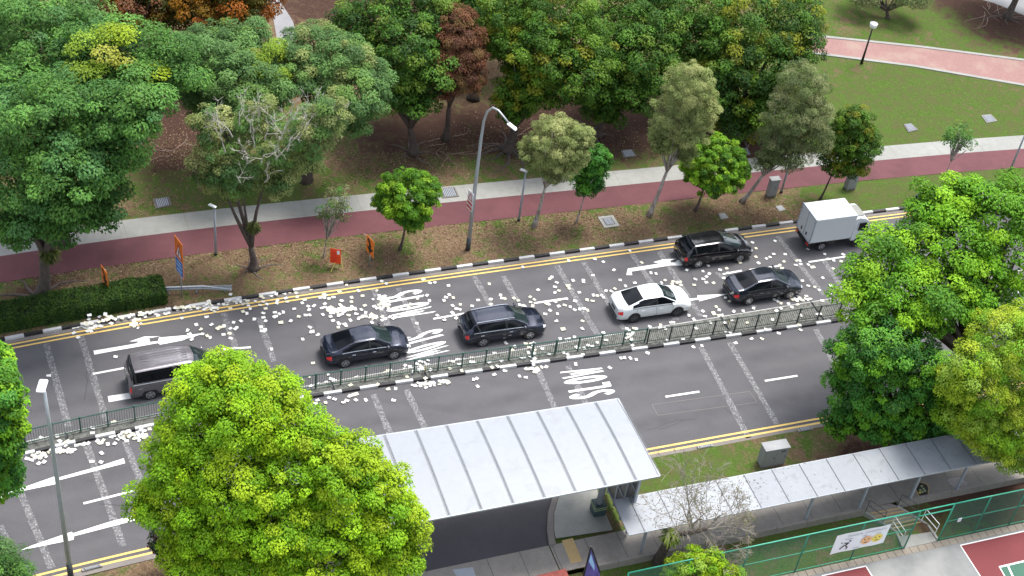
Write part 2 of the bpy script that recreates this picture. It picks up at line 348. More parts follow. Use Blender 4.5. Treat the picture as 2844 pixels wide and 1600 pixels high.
# ---- strips along the road
def strip(name, d0, d1, z, m, xa=X0, xb=X1, step=1.2, build=True, mb=None, z1=None):
    f0 = d0 if callable(d0) else (lambda x, v=d0: v); f1 = d1 if callable(d1) else (lambda x, v=d1: v)
    b = mb or MB(); n = max(1, int(round((xb-xa)/step))); X = np.linspace(xa, xb, n+1)
    for a, c in zip(X[:-1], X[1:]):
        b.poly([rp(a, f1(a), z if z1 is None else z1), rp(c, f1(c), z if z1 is None else z1), rp(c, f0(c), z), rp(a, f0(a), z)])
    return struct(b.build(name, m)) if build else b
def roadsheet():
    ds = np.linspace(.1, 16.45, 66); xs = np.arange(X0, X1+.1, .8); V = np.array([rp(x, d, 0.0) for d in ds for x in xs]); i = np.arange(len(ds)*len(xs)).reshape(len(ds), len(xs))
    F = np.stack([i[:-1, :-1], i[1:, :-1], i[1:, 1:], i[:-1, 1:]], -1).reshape(-1, 4)
    w = sum(np.exp(-((ds-c)/.28)**2) for c in (1.65, 3.15, 4.85, 6.4, 10.1, 11.6, 13.4, 14.9)); o = sum(np.exp(-((ds-c)/.35)**2) for c in (2.4, 5.6, 10.85, 14.15))
    col = np.repeat(np.stack([w, o, ds*0], 1), len(xs), 0); obj = npmesh('road', V, F, M['asphalt'], col=col, smooth=True)
    n = M['asphalt'].node_tree; p = n.nodes['Principled BSDF']; a = n.nodes.new('ShaderNodeAttribute'); a.attribute_name = 'tint'; sp = n.nodes.new('ShaderNodeSeparateColor'); n.links.new(a.outputs['Color'], sp.inputs[0])
    g = n.nodes.new('ShaderNodeNewGeometry'); prev = p.inputs['Base Color'].links[0].from_socket
    for ch, sc, colr, amt in ((0, .45, (.108, .106, .109), .45), (1, .8, (.052, .050, .054), .6)):
        t = n.nodes.new('ShaderNodeTexNoise'); t.inputs['Scale'].default_value = sc; t.inputs['Detail'].default_value = 6; n.links.new(g.outputs['Position'], t.inputs['Vector'])
        mr = n.nodes.new('ShaderNodeMapRange'); mr.inputs[1].default_value = .35; mr.inputs[2].default_value = .68; mr.inputs[4].default_value = amt; n.links.new(t.outputs['Fac'], mr.inputs[0])
        mu = n.nodes.new('ShaderNodeMath'); mu.operation = 'MULTIPLY'; n.links.new(mr.outputs[0], mu.inputs[0]); n.links.new(sp.outputs[ch], mu.inputs[1])
        mx = n.nodes.new('ShaderNodeMix'); mx.data_type = 'RGBA'; n.links.new(mu.outputs[0], mx.inputs[0]); n.links.new(prev, mx.inputs[6]); mx.inputs[7].default_value = (*colr, 1); prev = mx.outputs[2]
    n.links.new(prev, p.inputs['Base Color']); return struct(obj)
roadsheet()
d_mfar = dfun([c4(0,2,1560,1270),c4(1,2,560,990),c4(1,2,900,935),c4(1,2,1380,850),c4(1,2,1700,790),c4(2,2,180,610),c4(2,2,690,510),c4(2,2,1800,320),c4(2,2,2576,205),c4(3,2,430,135)], .1)
_dmn = dfun([c4(0,3,280,240),c4(0,3,600,140),c4(0,3,900,60),c4(1,2,600,1080),c4(1,2,1080,1000),c4(1,2,1590,940),c4(1,2,2060,870),c4(1,2,2520,800),c4(2,2,550,720),c4(2,2,1050,655),c4(2,2,1380,600),c4(2,2,1880,525),c4(2,2,2200,480),c4(3,2,0,430),c4(3,2,400,375)], .13)
xk = np.linspace(-30, 24, 20); _c1 = np.polyfit(xk, [d_mfar(x) for x in xk], 2); _c2 = np.polyfit(xk, [_dmn(x) for x in xk], 3)
d_mfar = lambda x: float(np.polyval(_c1, np.clip(x, -30, 24))); d_mnear = lambda x: float(np.polyval(_c2, np.clip(x, -30, 24)))
_df = dfun([c4(0,2,280,1449),c4(0,2,880,1290),c4(0,2,1210,1215),c4(0,2,1520,1145),c4(1,2,430,900),c4(1,2,770,850),c4(1,2,1360,770),c4(1,2,1920,690),c4(1,2,2450,620),c4(2,2,160,580),c4(2,2,690,505),c4(2,2,1185,440),c4(2,2,1650,375),c4(2,2,2135,300),c4(2,2,2576,255),c4(3,2,260,210),c4(3,2,500,175)], 1.1)
_c3 = np.polyfit(xk, [_df(x) for x in xk], 3); d_fence = lambda x: float(np.polyval(_c3, np.clip(x, -30, 24)))
b = MB()          # thin sealed cracks and a trench patch in the near lanes
for k in range(16):
    x, d = rng.uniform(-26, 26), rng.choice([rng.uniform(1.2, 7), rng.uniform(9.6, 15.3)]); a_ = rng.uniform(-.5, .5)+(1.57 if k % 3 == 0 else 0); q = []
    for i in range(7): q.append(rp(x, d, .007)); x += math.cos(a_)*.35; d += math.sin(a_)*.35; a_ += rng.normal(0, .35); d = min(max(d, 1.0), 15.4); d = d if d < 7.1 or d > 9.5 else 9.6
    for u, v in zip(q[:-1], q[1:]):
        t = unit_(v-u); n_ = np.array([-t[1], t[0], 0])*.016; b.poly([u-n_, v-n_, v+n_, u+n_])
struct(b.build('road_cracks', mat('dark_sealant', (.045, .044, .048), .8)))
b = MB(); q = [at(*p) for p in ((1640,1018),(1655,1045),(1905,1012),(1885,985))]; 
for u, v in zip(q, q[1:]+q[:1]):
    t = unit_(v-u); n_ = np.array([-t[1], t[0], 0])*.012; b.poly([(u-n_)+[0,0,.006], (v-n_)+[0,0,.006], (v+n_)+[0,0,.006], (u+n_)+[0,0,.006]])
struct(b.build('patch_outline', M['gutter']))
# gutters, yellow lines
strip('gutter', 0.02, .40, .004, M['gutter']); strip('gutter', 16.02, 16.44, .006, M['gutter'], xb=-14.6); strip('gutter', 16.12, 16.50, .006, M['gutter'], xa=-3.4)
for a in (.46, .75): strip('road_marking', a, a+.11, .008, M['yellow'])
def dny(x): return 15.72+.012*(x+22)*.35
for a in (0, .30): strip('road_marking', lambda x: dny(x)+a, lambda x: dny(x)+a+.12, .008, M['yellow'], xb=-14.8); strip('road_marking', lambda x: dny(x)+a, lambda x: dny(x)+a+.12, .008, M['yellow'], xa=-3.2)
# kerbs: black and white painted blocks
def kerb(name, dtop, width, h, period, xphase, xa, xb, gaps=(), side=1):
    b = MB(); n = int((xb-xa)/.02); X = np.linspace(xa, xb, n+1)
    s = np.concatenate([[0], np.cumsum([np.linalg.norm(rp(X[i+1], dtop(X[i+1]))-rp(X[i], dtop(X[i]))) for i in range(n)])])
    s0 = np.interp(xphase, X, s); half = period/2; k0 = math.ceil((s[0]-s0)/half); k1 = int((s[-1]-s0)//half)
    for k in range(k0, k1):
        xa_, xb_ = np.interp([s0+k*half, s0+(k+1)*half], s, X)
        if any(g0 < (xa_+xb_)/2 < g1 for g0, g1 in gaps): continue
        mi = 0 if k % 2 == 0 else 1; e = .006*(xb_-xa_)
        for u, v in ((xa_+e, (xa_+xb_)/2), ((xa_+xb_)/2, xb_-e)):
            j = random.uniform(-.006, .006)
            q = [rp(u, dtop(u)-width*(side > 0)+j), rp(v, dtop(v)-width*(side > 0)+j), rp(v, dtop(v)+width*(side < 0)), rp(u, dtop(u)+width*(side < 0))]
            q = q if side > 0 else q
            b.prism(q, -.05, h, mi)
    return struct(b.build(name, [M['kblack'], M['kwhite']]))
xph = xd(at(780, 722, .13))[0]
kerb('kerb', lambda x: .16, .18, .145, 1.93, xph, X0, X1)
xph2 = xd(at(*c4(1, 2, 1590, 945), .13))[0]
kerb('kerb', d_mnear, .17, .15, 1.93, xph2, X0, X1)
# median slab with slots, its far edging and the kerb on the far side
GAPX = [xd(at(*c4(*q), .1))[0] for q in ((1,2,1730,945),(2,2,235,760),(2,2,1240,620),(2,2,2215,480),(3,2,570,340))]+[xd(at(*c4(0,3,690,130), .1))[0]]
GAPX += [GAPX[0]-4.6, GAPX[0]-9.1]
gx = sorted(GAPX); b = MB()
X = [X0]+gx+[X1]
for a, c in zip(X[:-1], X[1:]):
    n = max(1, int((c-a)/1.2)); xx = np.linspace(a+.07, c-.07, n+1)
    for u, v in zip(xx[:-1], xx[1:]):
        b.prism([rp(u, d_mfar(u)+.07), rp(v, d_mfar(v)+.07), rp(v, d_mnear(v)-.155), rp(u, d_mnear(u)-.155)], -.04, .118)
struct(b.build('median', M['median']))
b = MB()
for a, c in zip(X[:-1], X[1:]):
    n = max(1, int((c-a)/1.2)); xx = np.linspace(a+.05, c-.05, n+1)
    for u, v in zip(xx[:-1], xx[1:]): b.prism([rp(u, d_mfar(u)), rp(v, d_mfar(v)), rp(v, d_mfar(v)+.065), rp(u, d_mfar(u)+.065)], -.04, .135)
struct(b.build('kerb', mat('pale_edging', (.36, .36, .345), .8, noise=[(1, .25, 5), (7, .2, 4)])))
b = MB()
for x in gx: b.poly([rp(x-.07, d_mfar(x)+.07, .03), rp(x-.07, d_mnear(x)-.1, .03), rp(x+.07, d_mnear(x)-.1, .03), rp(x+.07, d_mfar(x)+.07, .03)][::-1])
struct(b.build('drain_slot', M['dark']))
# cycle track and footpath
pt = dfun([c4(0,1,1060,780),c4(0,1,2576,620),c4(1,1,20,620),c4(1,1,1100,510),c4(1,1,2576,365),c4(2,1,0,360),c4(2,1,1560,220),c4(3,1,1150,30),(2576,340)], .1)
pm = dfun([c4(0,1,0,1115),c4(0,1,670,1030),c4(0,1,2560,800),c4(1,1,20,780),c4(1,1,2576,530),c4(2,1,0,530),c4(2,1,1640,360),c4(3,1,100,265),c4(3,1,2576,50)], .1)
pl = dfun([c4(0,1,0,1380),c4(0,1,800,1250),c4(0,1,2400,1070),c4(1,1,20,1030),c4(1,1,1430,885),c4(1,1,2576,755),c4(2,1,0,735),c4(2,1,1700,560),c4(3,1,160,440),c4(3,1,2576,245)], .1)
def sm(f, a, b_, deg=3):
    X = np.linspace(a, b_, 24); c = np.polyfit(X, [f(x) for x in X], deg); c2 = np.polyder(c)
    def h(x): X = min(max(x, a), b_); return float(np.polyval(c, X)+np.polyval(c2, X)*(x-X))
    return h
pt, pm, pl = sm(pt, -24, 38), sm(pm, -34, 40), sm(pl, -34, 38)
strip('footpath', pt, pm, GZ+.018, M['concrete']); strip('cycle_track', pm, pl, GZ+.018, M['track'])
b = MB()
for x in np.arange(X0, X1, 3.05): b.poly([rp(x, pm(x)-.01, GZ+.022), rp(x+.02, pm(x)-.01, GZ+.022), rp(x+.02, pt(x)+.02, GZ+.022), rp(x, pt(x)+.02, GZ+.022)])
struct(b.build('footpath_joints', M['gutter']))
# park paths
def flat(name, px, z, m, lift=0, edge=None):
    b = MB(); q = [at(x, y, z) for x, y in px]
    a = sum(q[i][0]*q[(i+1) % len(q)][1]-q[(i+1) % len(q)][0]*q[i][1] for i in range(len(q)))
    if a < 0: q = q[::-1]
    b.poly([(p[0], p[1], z+lift) for p in q]); return struct(b.build(name, m))
flat('paver_path', [(2030,92),(2062,93),(2320,121),(2576,153),(2700,170),(2700,236),(2576,214),(2300,166),(2045,133),(1950,118),(1950,84)], GZ, M['paver'], .02)
for e in ([(1950,84),(2062,92),(2320,119),(2576,152),(2700,170)], [(1950,120),(2045,134),(2300,167),(2576,215),(2700,236)]):
    b = MB()
    for p, q in zip(e[:-1], e[1:]):
        A, B = at(*p, GZ), at(*q, GZ); n = np.array([-(B-A)[1], (B-A)[0], 0]); n = n/np.linalg.norm(n)*.14
        b.prism([A-n, B-n, B+n, A+n], GZ-.02, GZ+.06)
    struct(b.build('path_edging', M['concrete']))
flat('park_path', [(706,8),(716,22),(727,38),(737,55),(743,75),(744,95),(742,112),(700,120),(690,60),(680,10),(690,-20)], GZ, M['parkpath'], .02)
flat('side_road', [(2470,0),(2500,8),(2540,24),(2600,50),(2700,80),(2700,-60),(2440,-40)], GZ, M['parkpath'], .02)
# ---- rumble strips across the carriageways: bands of worn coating
def band(name, p0, p1, w, z=.006):
    A, B = at(*p0), at(*p1); t = (B-A)/np.linalg.norm(B-A); xA, dA = xd(A); tx = math.cos(ang(xA)), math.sin(ang(xA)); b = MB(); n = 10
    L = []; R = []
    for i in range(n+1):
        P = A+(B-A)*i/n; j = random.uniform(-.02, .02); L.append((P[0]-tx[0]*(w/2+j), P[1]-tx[1]*(w/2+j), z)); R.append((P[0]+tx[0]*(w/2+j), P[1]+tx[1]*(w/2+j), z))
    for i in range(n): b.poly([L[i], L[i+1], R[i+1], R[i]])
    return struct(b.build(name, M['rumble']))
C = c4
RS = [(C(0,2,465,560),C(0,2,690,1400)),(C(0,2,815,490),C(0,2,1070,1340)),(C(0,2,2250,250),C(0,2,2370,600)),(C(1,2,30,300),C(1,2,180,740)),(C(1,2,1180,10),C(1,2,1470,730)),(C(1,2,1430,0),C(1,2,1760,690)),
      (C(1,1,2190,1330),C(1,2,2400,240)),(C(1,1,2490,1330),C(2,2,50,130)),(C(2,1,450,1220),C(2,2,860,470)),(C(2,1,720,1190),C(2,2,1130,420)),(C(2,1,1210,1110),C(2,2,1650,320)),(C(2,1,1480,1080),C(2,2,1900,290)),
      (C(3,1,100,930),C(3,2,560,70)),(C(2,1,2060,1290),C(2,2,2440,190)),(C(3,1,560,1170),C(3,1,740,1449)),
      (C(0,3,870,130),C(0,3,1240,1150)),(C(0,3,1260,100),C(0,3,1500,700)),(C(0,3,210,620),C(0,3,520,1370)),(C(0,3,0,940),C(0,3,90,1150)),
      (C(1,2,1180,1070),C(1,3,1390,120)),(C(1,2,1510,1020),C(1,3,1750,60)),(C(2,2,260,820),C(2,2,440,1230)),(C(2,2,560,780),C(2,2,760,1200)),
      (C(2,2,1900,590),C(2,3,2380,60)),(C(2,2,2190,550),C(3,2,90,1370)),(C(3,2,480,415),C(3,2,740,900)),(C(3,2,760,400),C(3,2,1010,860))]
for i, (p, q) in enumerate(RS): band('rumble_strip', p, q, .34 if i not in (5,) else .3)
# ---- painted markings
def mark(name, px, mm='paint', z=.012): return flat(name, px, 0.0, M[mm], z)
def dash(p, q, w=.13):
    A, B = at(*p), at(*q); t = (B-A)/np.linalg.norm(B-A); n = np.array([-t[1], t[0], 0])*w/2; b = MB()
    b.poly([(*(A-n)[:2], .012), (*(B-n)[:2], .012), (*(B+n)[:2], .012), (*(A+n)[:2], .012)]); struct(b.build('lane_line', M['paint']))
for p, q in (((234,941),(345,920)),((560,879),(631,874)),((1090,802.5),(1168,789)),((1343,763),(1428,750.5)),((1818,690),(1866,681)),((1885,679),(1963,669)),((2034,659.5),(2132,645)),((210,1267),(345,1233)),((1674,998.5),(1759,985.5)),((1924,958.5),(2006,945.5)),((-130,1290),(40,1240))): dash(p, q)
dash(C(0,2,1090,1120), C(0,2,1400,1070), .42)
q_ = [C(0,2,*p) for p in ((940,632),(1200,590),(1370,560),(1400,538),(1300,540),(1450,490),(1620,486),(1500,506),(1510,545),(1590,535),(1600,500),(1830,480),(2060,455),(1830,530),(1610,572),(1590,555),(1390,592),(1200,625),(950,672))]
mark('lane_arrow', q_)
ar = [C(2,1,*p) for p in ((1165,1255),(1480,1205),(1420,1190),(1520,1162),(1660,1155),(1590,1175),(1600,1197),(1650,1190),(1660,1170),(1900,1150),(1700,1225),(1600,1222),(1200,1285),(1210,1320),(1150,1320))]
mark('lane_arrow', ar)
mark('lane_arrow', [C(2,2,*p) for p in ((1640,125),(1870,100),(1865,75),(2180,60),(1885,135),(1878,118),(1640,150))])
mark('lane_arrow', [C(0,3,*p) for p in ((1245,265),(1260,315),(580,490),(560,525),(540,530),(100,620),(20,630),(190,575),(545,450),(552,470),(1000,345))])
mark('lane_arrow', [C(0,3,*p) for p in ((1385,830),(1420,875),(745,1050),(740,1085),(640,1105),(205,1192),(300,1150),(720,1005),(735,1020),(1100,905))])
# SLOW lettering, stretched along the road as road lettering is
def arc(cx, cy, rx, ry, a0, a1, n=10): return [(cx+rx*math.cos(math.radians(a0+(a1-a0)*i/n)), cy+ry*math.sin(math.radians(a0+(a1-a0)*i/n))) for i in range(n+1)]
LET = {'S': [arc(.5, .74, .30, .20, 20, 180, 9)+[(.26, .60), (.74, .40)]+arc(.5, .26, .30, .20, 0, -160, 9)],
       'L': [[(.22, .98), (.22, .02)], [(.22, .08), (.82, .08)]], 'O': [arc(.5, .5, .32, .42, 0, 360, 18)],
       'W': [[(.02, .98), (.27, .04)], [(.27, .04), (.5, .75)], [(.5, .75), (.73, .04)], [(.73, .04), (.98, .98)]]}
def word(txt, o, u, v, wt=.22):          # o origin (reading bottom left), u reading direction, v letter-up direction (world)
    b = MB(); o, u, v = np.array(o), np.array(u), np.array(v); wu = np.linalg.norm(u)/len(txt)
    for k, ch in enumerate(txt):
        for stroke in LET[ch]:
            P = [o+u*((k+.08+.84*a)/len(txt))+v*c for a, c in stroke]
            for a, c in zip(P[:-1], P[1:]):
                # stroke width measured across the reading direction, like stretched road lettering
                t = c-a; ud = u/np.linalg.norm(u); vd = v/np.linalg.norm(v); hu, hv = (.046 if ch == 'W' else .078), .22
                tu, tv = t@ud, (t@vd)*hu/hv; ln = math.hypot(tu, tv)+1e-9; n = ud*(-tv/ln*hu*2)+vd*(tu/ln*hv*2); w = 1.0
                e = t/(np.linalg.norm(t)+1e-9)*.02
                q = [a-e-n*w/2, c+e-n*w/2, c+e+n*w/2, a-e+n*w/2]; z = .012+.0004*len(b.f)
                b.poly([(p[0], p[1], .012+.0002*(len(b.f) % 7)) for p in q])
    return struct(b.build('slow_lettering', M['paint']))
def wordquad(bl, tl, br):     # pixel corners: bottom-left, top-left, bottom-right as read by the driver
    B0, T0, R0 = at(*bl), at(*tl), at(*br); word('SLOW', (B0[0], B0[1], 0), R0-B0, T0-B0)
wordquad(C(1,2,1215,75), C(1,2,1640,0), C(1,2,1375,325))
wordquad(C(1,2,1450,500), C(1,2,1855,395), C(1,2,1530,745))
wordquad(C(2,2,1040,1075), C(2,2,605,1140), C(2,2,905,785))
# ---- driveway, islands, near footpath
flat('driveway', [(1000,1275),C(2,3,410,655),C(2,3,355,830),C(2,3,350,1000),C(2,3,368,1160),(1044,1443),(820,1490),(780,1330),(900,1230)], NZ, M['asphalt_dark'], .012)
b = MB(); X = [at(*C(2,3,*p), NZ) for p in ((520,450),(410,655),(358,830),(350,1000),(370,1150))]; Y = [at(*C(2,3,*p), NZ) for p in ((600,450),(465,655),(415,830),(415,1000),(438,1140))]
for i in range(4): b.prism([X[i], X[i+1], Y[i+1], Y[i]], NZ-.02, NZ+.13)
struct(b.build('kerb', M['gutter']))
flat('island_paving', [C(2,3,*p) for p in ((480,440),(820,440),(860,620),(900,760),(960,880),(1010,1000),(440,1085),(420,1000),(420,830),(470,655))], NZ, M['concrete'], .11)
# footpath under the covered walkway and across the driveway
def nearstrip(name, xa, xb, d0, d1, z, m): return strip(name, d0, d1, z, m, xa, xb, 1.5)
nearstrip('near_footpath', -5.0, X1, 20.62, 22.24, NZ+.05, M['concrete_d']); nearstrip('near_footpath', X0, -5.05, 20.62, 22.24, NZ+.05, M['concrete_d'])
b = MB()
for x in np.arange(-8, 30, 1.55): b.poly([rp(x, 22.22, NZ+.055), rp(x+.025, 22.22, NZ+.055), rp(x+.025, 20.64, NZ+.055), rp(x, 20.64, NZ+.055)])
struct(b.build('footpath_joints', M['dark']))
flat('tactile_paving', [C(2,3,*p) for p in ((500,1092),(612,1066),(706,1300),(592,1325))], NZ+.05, M['tactile'], .008)
flat('dark_paving_slab', [C(3,3,*p) for p in ((1795,480),(1950,440),(2035,560),(1890,600))], NZ+.05, M['darkglass'], .008)
for xa, xb in ((-3.9, 10.25), (11.95, X1)):          # raised edge of the footpath
    bb = MB(); n = int((xb-xa)/1.5); xx = np.linspace(xa, xb, n+1)
    for u, v in zip(xx[:-1], xx[1:]): bb.prism([rp(u+.01, 22.25), rp(v-.01, 22.25), rp(v-.01, 22.42), rp(u+.01, 22.42)], -.45, NZ+.15)
    struct(bb.build('footpath_edge', M['concrete_d']))
flat('bin_enclosure_floor', [C(1,3,*p) for p in ((1980,1385),(2180,1360),(2230,1500),(2040,1500))], NZ+.05, M['steel'], .01)
flat('red_paving', [C(2,3,*p) for p in ((230,1449),(540,1375),(570,1449),(600,1500),(200,1500))]+[], NZ+.05, mat('red_paving', (.36, .09, .07), .8, noise=[(5, .3, 4)]), .008)
# court side
struct(strip('court_edge_slabs', 24.62, 24.98, COURTZ+.03, M['tan'], -4, X1, .8))
b = MB()
for x in np.arange(-4, 30, .42): b.poly([rp(x, 24.97, COURTZ+.035), rp(x+.03, 24.97, COURTZ+.035), rp(x+.03, 24.64, COURTZ+.035), rp(x, 24.64, COURTZ+.035)])
struct(b.build('slab_joints', M['bark']))
b = MB(); CZ = COURTZ+.02
strip('court_paving', 24.98, 32, CZ, M['court_paving'], -6, X1)
flat('court', [C(3,3,*p) for p in ((540,1452),(985,1350),(1050,1460),(1100,1560),(400,1560))], CZ, M['court_red'], .006)
flat('court', [C(3,3,*p) for p in ((1935,1142),(2800,950),(2900,1600),(2220,1600))], CZ, M['court_red'], .006)
flat('court_line', [C(3,3,*p) for p in ((2320,1352),(2900,1215),(2900,1600),(2460,1600))], CZ, M['paint'], .010)
flat('court', [C(3,3,*p) for p in ((2340,1366),(2405,1350),(2520,1600),(2470,1600))], CZ, M['court_green'], .014)
flat('court', [C(3,3,*p) for p in ((2424,1346),(2900,1233),(2900,1600),(2540,1600))], CZ, M['court_green'], .014)
for e in (((540,1449),(985,1350)), ((985,1350),(1050,1460)), ((1935,1142),(2140,1460)), ((1935,1142),(2800,950))):
    A, B = at(*C(3,3,*e[0]), CZ), at(*C(3,3,*e[1]), CZ); n = np.array([-(B-A)[1], (B-A)[0], 0]); n = n/np.linalg.norm(n)*.03; b = MB()
    b.poly([(*(A-n)[:2], CZ+.016), (*(B-n)[:2], CZ+.016), (*(B+n)[:2], CZ+.016), (*(A+n)[:2], CZ+.016)]); struct(b.build('court_line', M['paint']))
# ================================================================ TREES
def unit(a): return a/(np.linalg.norm(a, axis=-1, keepdims=True)+1e-9)
def leafmesh(name, P, N, T, L, Wd, colr, parent=None, m='leaf'):
    """one folded diamond per leaf: P base, N normal, T tip direction"""
    n = len(P); T = unit(T-(T*N).sum(1, keepdims=True)*N); B = np.cross(N, T); L = L[:, None]; Wd = Wd[:, None]
    V = np.empty((n, 4, 3)); V[:, 0] = P-T*L*.5; V[:, 1] = P+B*Wd*.5+N*Wd*.14; V[:, 2] = P+T*L*.5-N*L*.10; V[:, 3] = P-B*Wd*.5+N*Wd*.14
    return npmesh(name, V.reshape(-1, 3), np.arange(n*4).reshape(n, 4), M[m], parent, col=np.clip(colr, 0.002, .6))
def fib(n):
    i = np.arange(n)+.5; ph = np.arccos(1-2*i/n); th = math.pi*(1+5**.5)*i
    return np.stack([np.cos(th)*np.sin(ph), np.sin(th)*np.sin(ph), np.cos(ph)], 1)
def crown(ells, rc=.6, per=110, L=.22, pal=None, wts=None, asp=.55, dens=1.15, hang=.2, spread=.16, parent=None, name='crown', fill=.4, low=.6, patch=None, flat=.7):
    """ells: (centre, radii3).  Clumps sit on the skin of each ellipsoid, leaves on the skin of each clump."""
    pal = np.array(pal); wts = np.ones(len(pal))/len(pal) if wts is None else np.array(wts)/sum(wts)
    CP = []; CO = []; CRr = []; CI = []
    E = [(np.array(c, float), np.array(r, float)) for c, r in ells]
    for ei, (c, r) in enumerate(E):
        R = (r[0]*r[1]*r[2])**(1/3); n = max(5, int(dens*4*R*R/(rc*rc)))
        D = fib(n)+rng.normal(0, .12, (n, 3)); D = unit(D); keep = (D[:, 2] > -.35) | (rng.random(n) < low); D = D[keep]
        k = rng.uniform(.74, 1.04, (len(D), 1)); p = c+D*r*k
        ok = np.ones(len(p), bool)
        for ej, (c2, r2) in enumerate(E):
            if ej != ei: ok &= (((p-c2)/r2)**2).sum(1) > .5
        CP.append(p[ok]); CO.append(unit(D[ok]/r)); CRr.append(rc*rng.uniform(.6, 1.35, ok.sum())); CI.append(np.full(ok.sum(), ei))
    CP = np.concatenate(CP); CO = np.concatenate(CO); CRr = np.concatenate(CRr); nc = len(CP)
    ci = rng.choice(len(pal), nc, p=wts); ccol = pal[ci]
    if patch:      # (centre, radius, palette) a region of other foliage
        for pc, pr, pp, am in patch:
            h = (np.linalg.norm(CP-np.array(pc), axis=1) < pr) & (rng.random(nc) < am); ccol[h] = np.array(pp)[rng.integers(0, len(pp), h.sum())]
    ccol = ccol*rng.uniform(.82, 1.18, (nc, 1))
    cnt = np.maximum(6, (per*(CRr/rc)**2*rng.uniform(.7, 1.2, nc)).astype(int)); idx = np.repeat(np.arange(nc), cnt); n = len(idx)
    U = unit(rng.normal(0, 1, (n, 3))+CO[idx]*.55+np.array([0, 0, .35])); rad = CRr[idx][:, None]*rng.uniform(.45, 1.08, (n, 1))**.7
    P = CP[idx]+U*rad*np.array([1, 1, flat]); N = unit(U*.55+CO[idx]*.25+np.array([0, 0, .75])+rng.normal(0, .38, (n, 3)))
    T = unit(U*.8+CO[idx]*.5+rng.normal(0, .5, (n, 3))+np.array([0, 0, -hang*2])); Ls = L*rng.uniform(.65, 1.3, n)
    colr = ccol[idx]*rng.uniform(1-spread, 1+spread, (n, 1))*np.array([1, 1, 1])+rng.normal(0, .006, (n, 3))
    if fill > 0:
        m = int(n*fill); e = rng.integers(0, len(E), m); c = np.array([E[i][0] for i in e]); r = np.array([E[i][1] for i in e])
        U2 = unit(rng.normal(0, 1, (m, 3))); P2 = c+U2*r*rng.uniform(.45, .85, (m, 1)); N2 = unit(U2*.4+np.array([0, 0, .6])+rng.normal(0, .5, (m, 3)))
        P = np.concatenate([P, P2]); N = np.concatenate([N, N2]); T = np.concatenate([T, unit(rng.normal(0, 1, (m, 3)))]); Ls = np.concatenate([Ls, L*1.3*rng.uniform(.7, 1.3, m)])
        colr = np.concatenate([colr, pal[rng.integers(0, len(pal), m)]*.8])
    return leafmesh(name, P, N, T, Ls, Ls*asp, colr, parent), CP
def limbs(base, tips, r0, fork=.35, mats='bark', name='trunk', parent=None, twist=.12, n=7, rt=.03, lean=None, roots=0):
    """tapered trunk from base to a fork, curved limbs from the fork to each tip"""
    b = MB(); base = np.array(base, float); tips = [np.array(t, float) for t in tips]; cen = np.mean(tips, 0)
    H = cen[2]-base[2]; fk = base+(cen-base)*np.array([fork*.8, fork*.8, 1])*1.0; fk[2] = base[2]+H*fork
    if lean is not None: fk = np.array(lean, float)
    pts = []; K = 6
    for i in range(K+1):
        t = i/K; p = base+(fk-base)*t; p[:2] += np.array([math.sin(t*4+base[0]), math.cos(t*3+base[1])])*twist*r0*2*t*(1-t)*4; pts.append(p)
    b.tube(pts, [r0*1.7 if i == 0 else r0*(1.15 if i == 1 else 1-.35*i/K) for i in range(K+1)], 10)
    for tp in tips:
        d = tp-fk; q = []; sag = np.array([0, 0, np.linalg.norm(d[:2])*.18]); jit = rng.normal(0, .12, 3)*np.linalg.norm(d)*.4
        for i in range(6): t = i/5; q.append(fk+d*t+(sag+jit)*math.sin(math.pi*t)*(.6))
        b.tube(q, [max(rt, r0*.62*(1-t/5.2)**1.1) for t in range(6)], n)
    for k in range(roots):
        a = 2*math.pi*k/roots+rng.uniform(-.3, .3); l = r0*rng.uniform(5, 11); q = []
        for i in range(6): t = i/5; q.append(base+np.array([math.cos(a+.3*math.sin(t*4+k))*l*t, math.sin(a+.3*math.sin(t*4+k))*l*t, r0*.3*(1-t)-.02]))
        b.tube(q, [r0*.42*(1-.8*t/5) for t in range(6)], 6)
    return b.build(name, M[mats], parent, smooth=True)
def ell(px, py, rpx, Y, k=(1, 1, 1), dY=0.0):
    c = atY(px, py, Y+dY); dist = np.linalg.norm(c-np.array([0, 0, CAMH])); R = rpx*S/F_PX*dist; return (c, (R*k[0], R*k[1], R*k[2]))
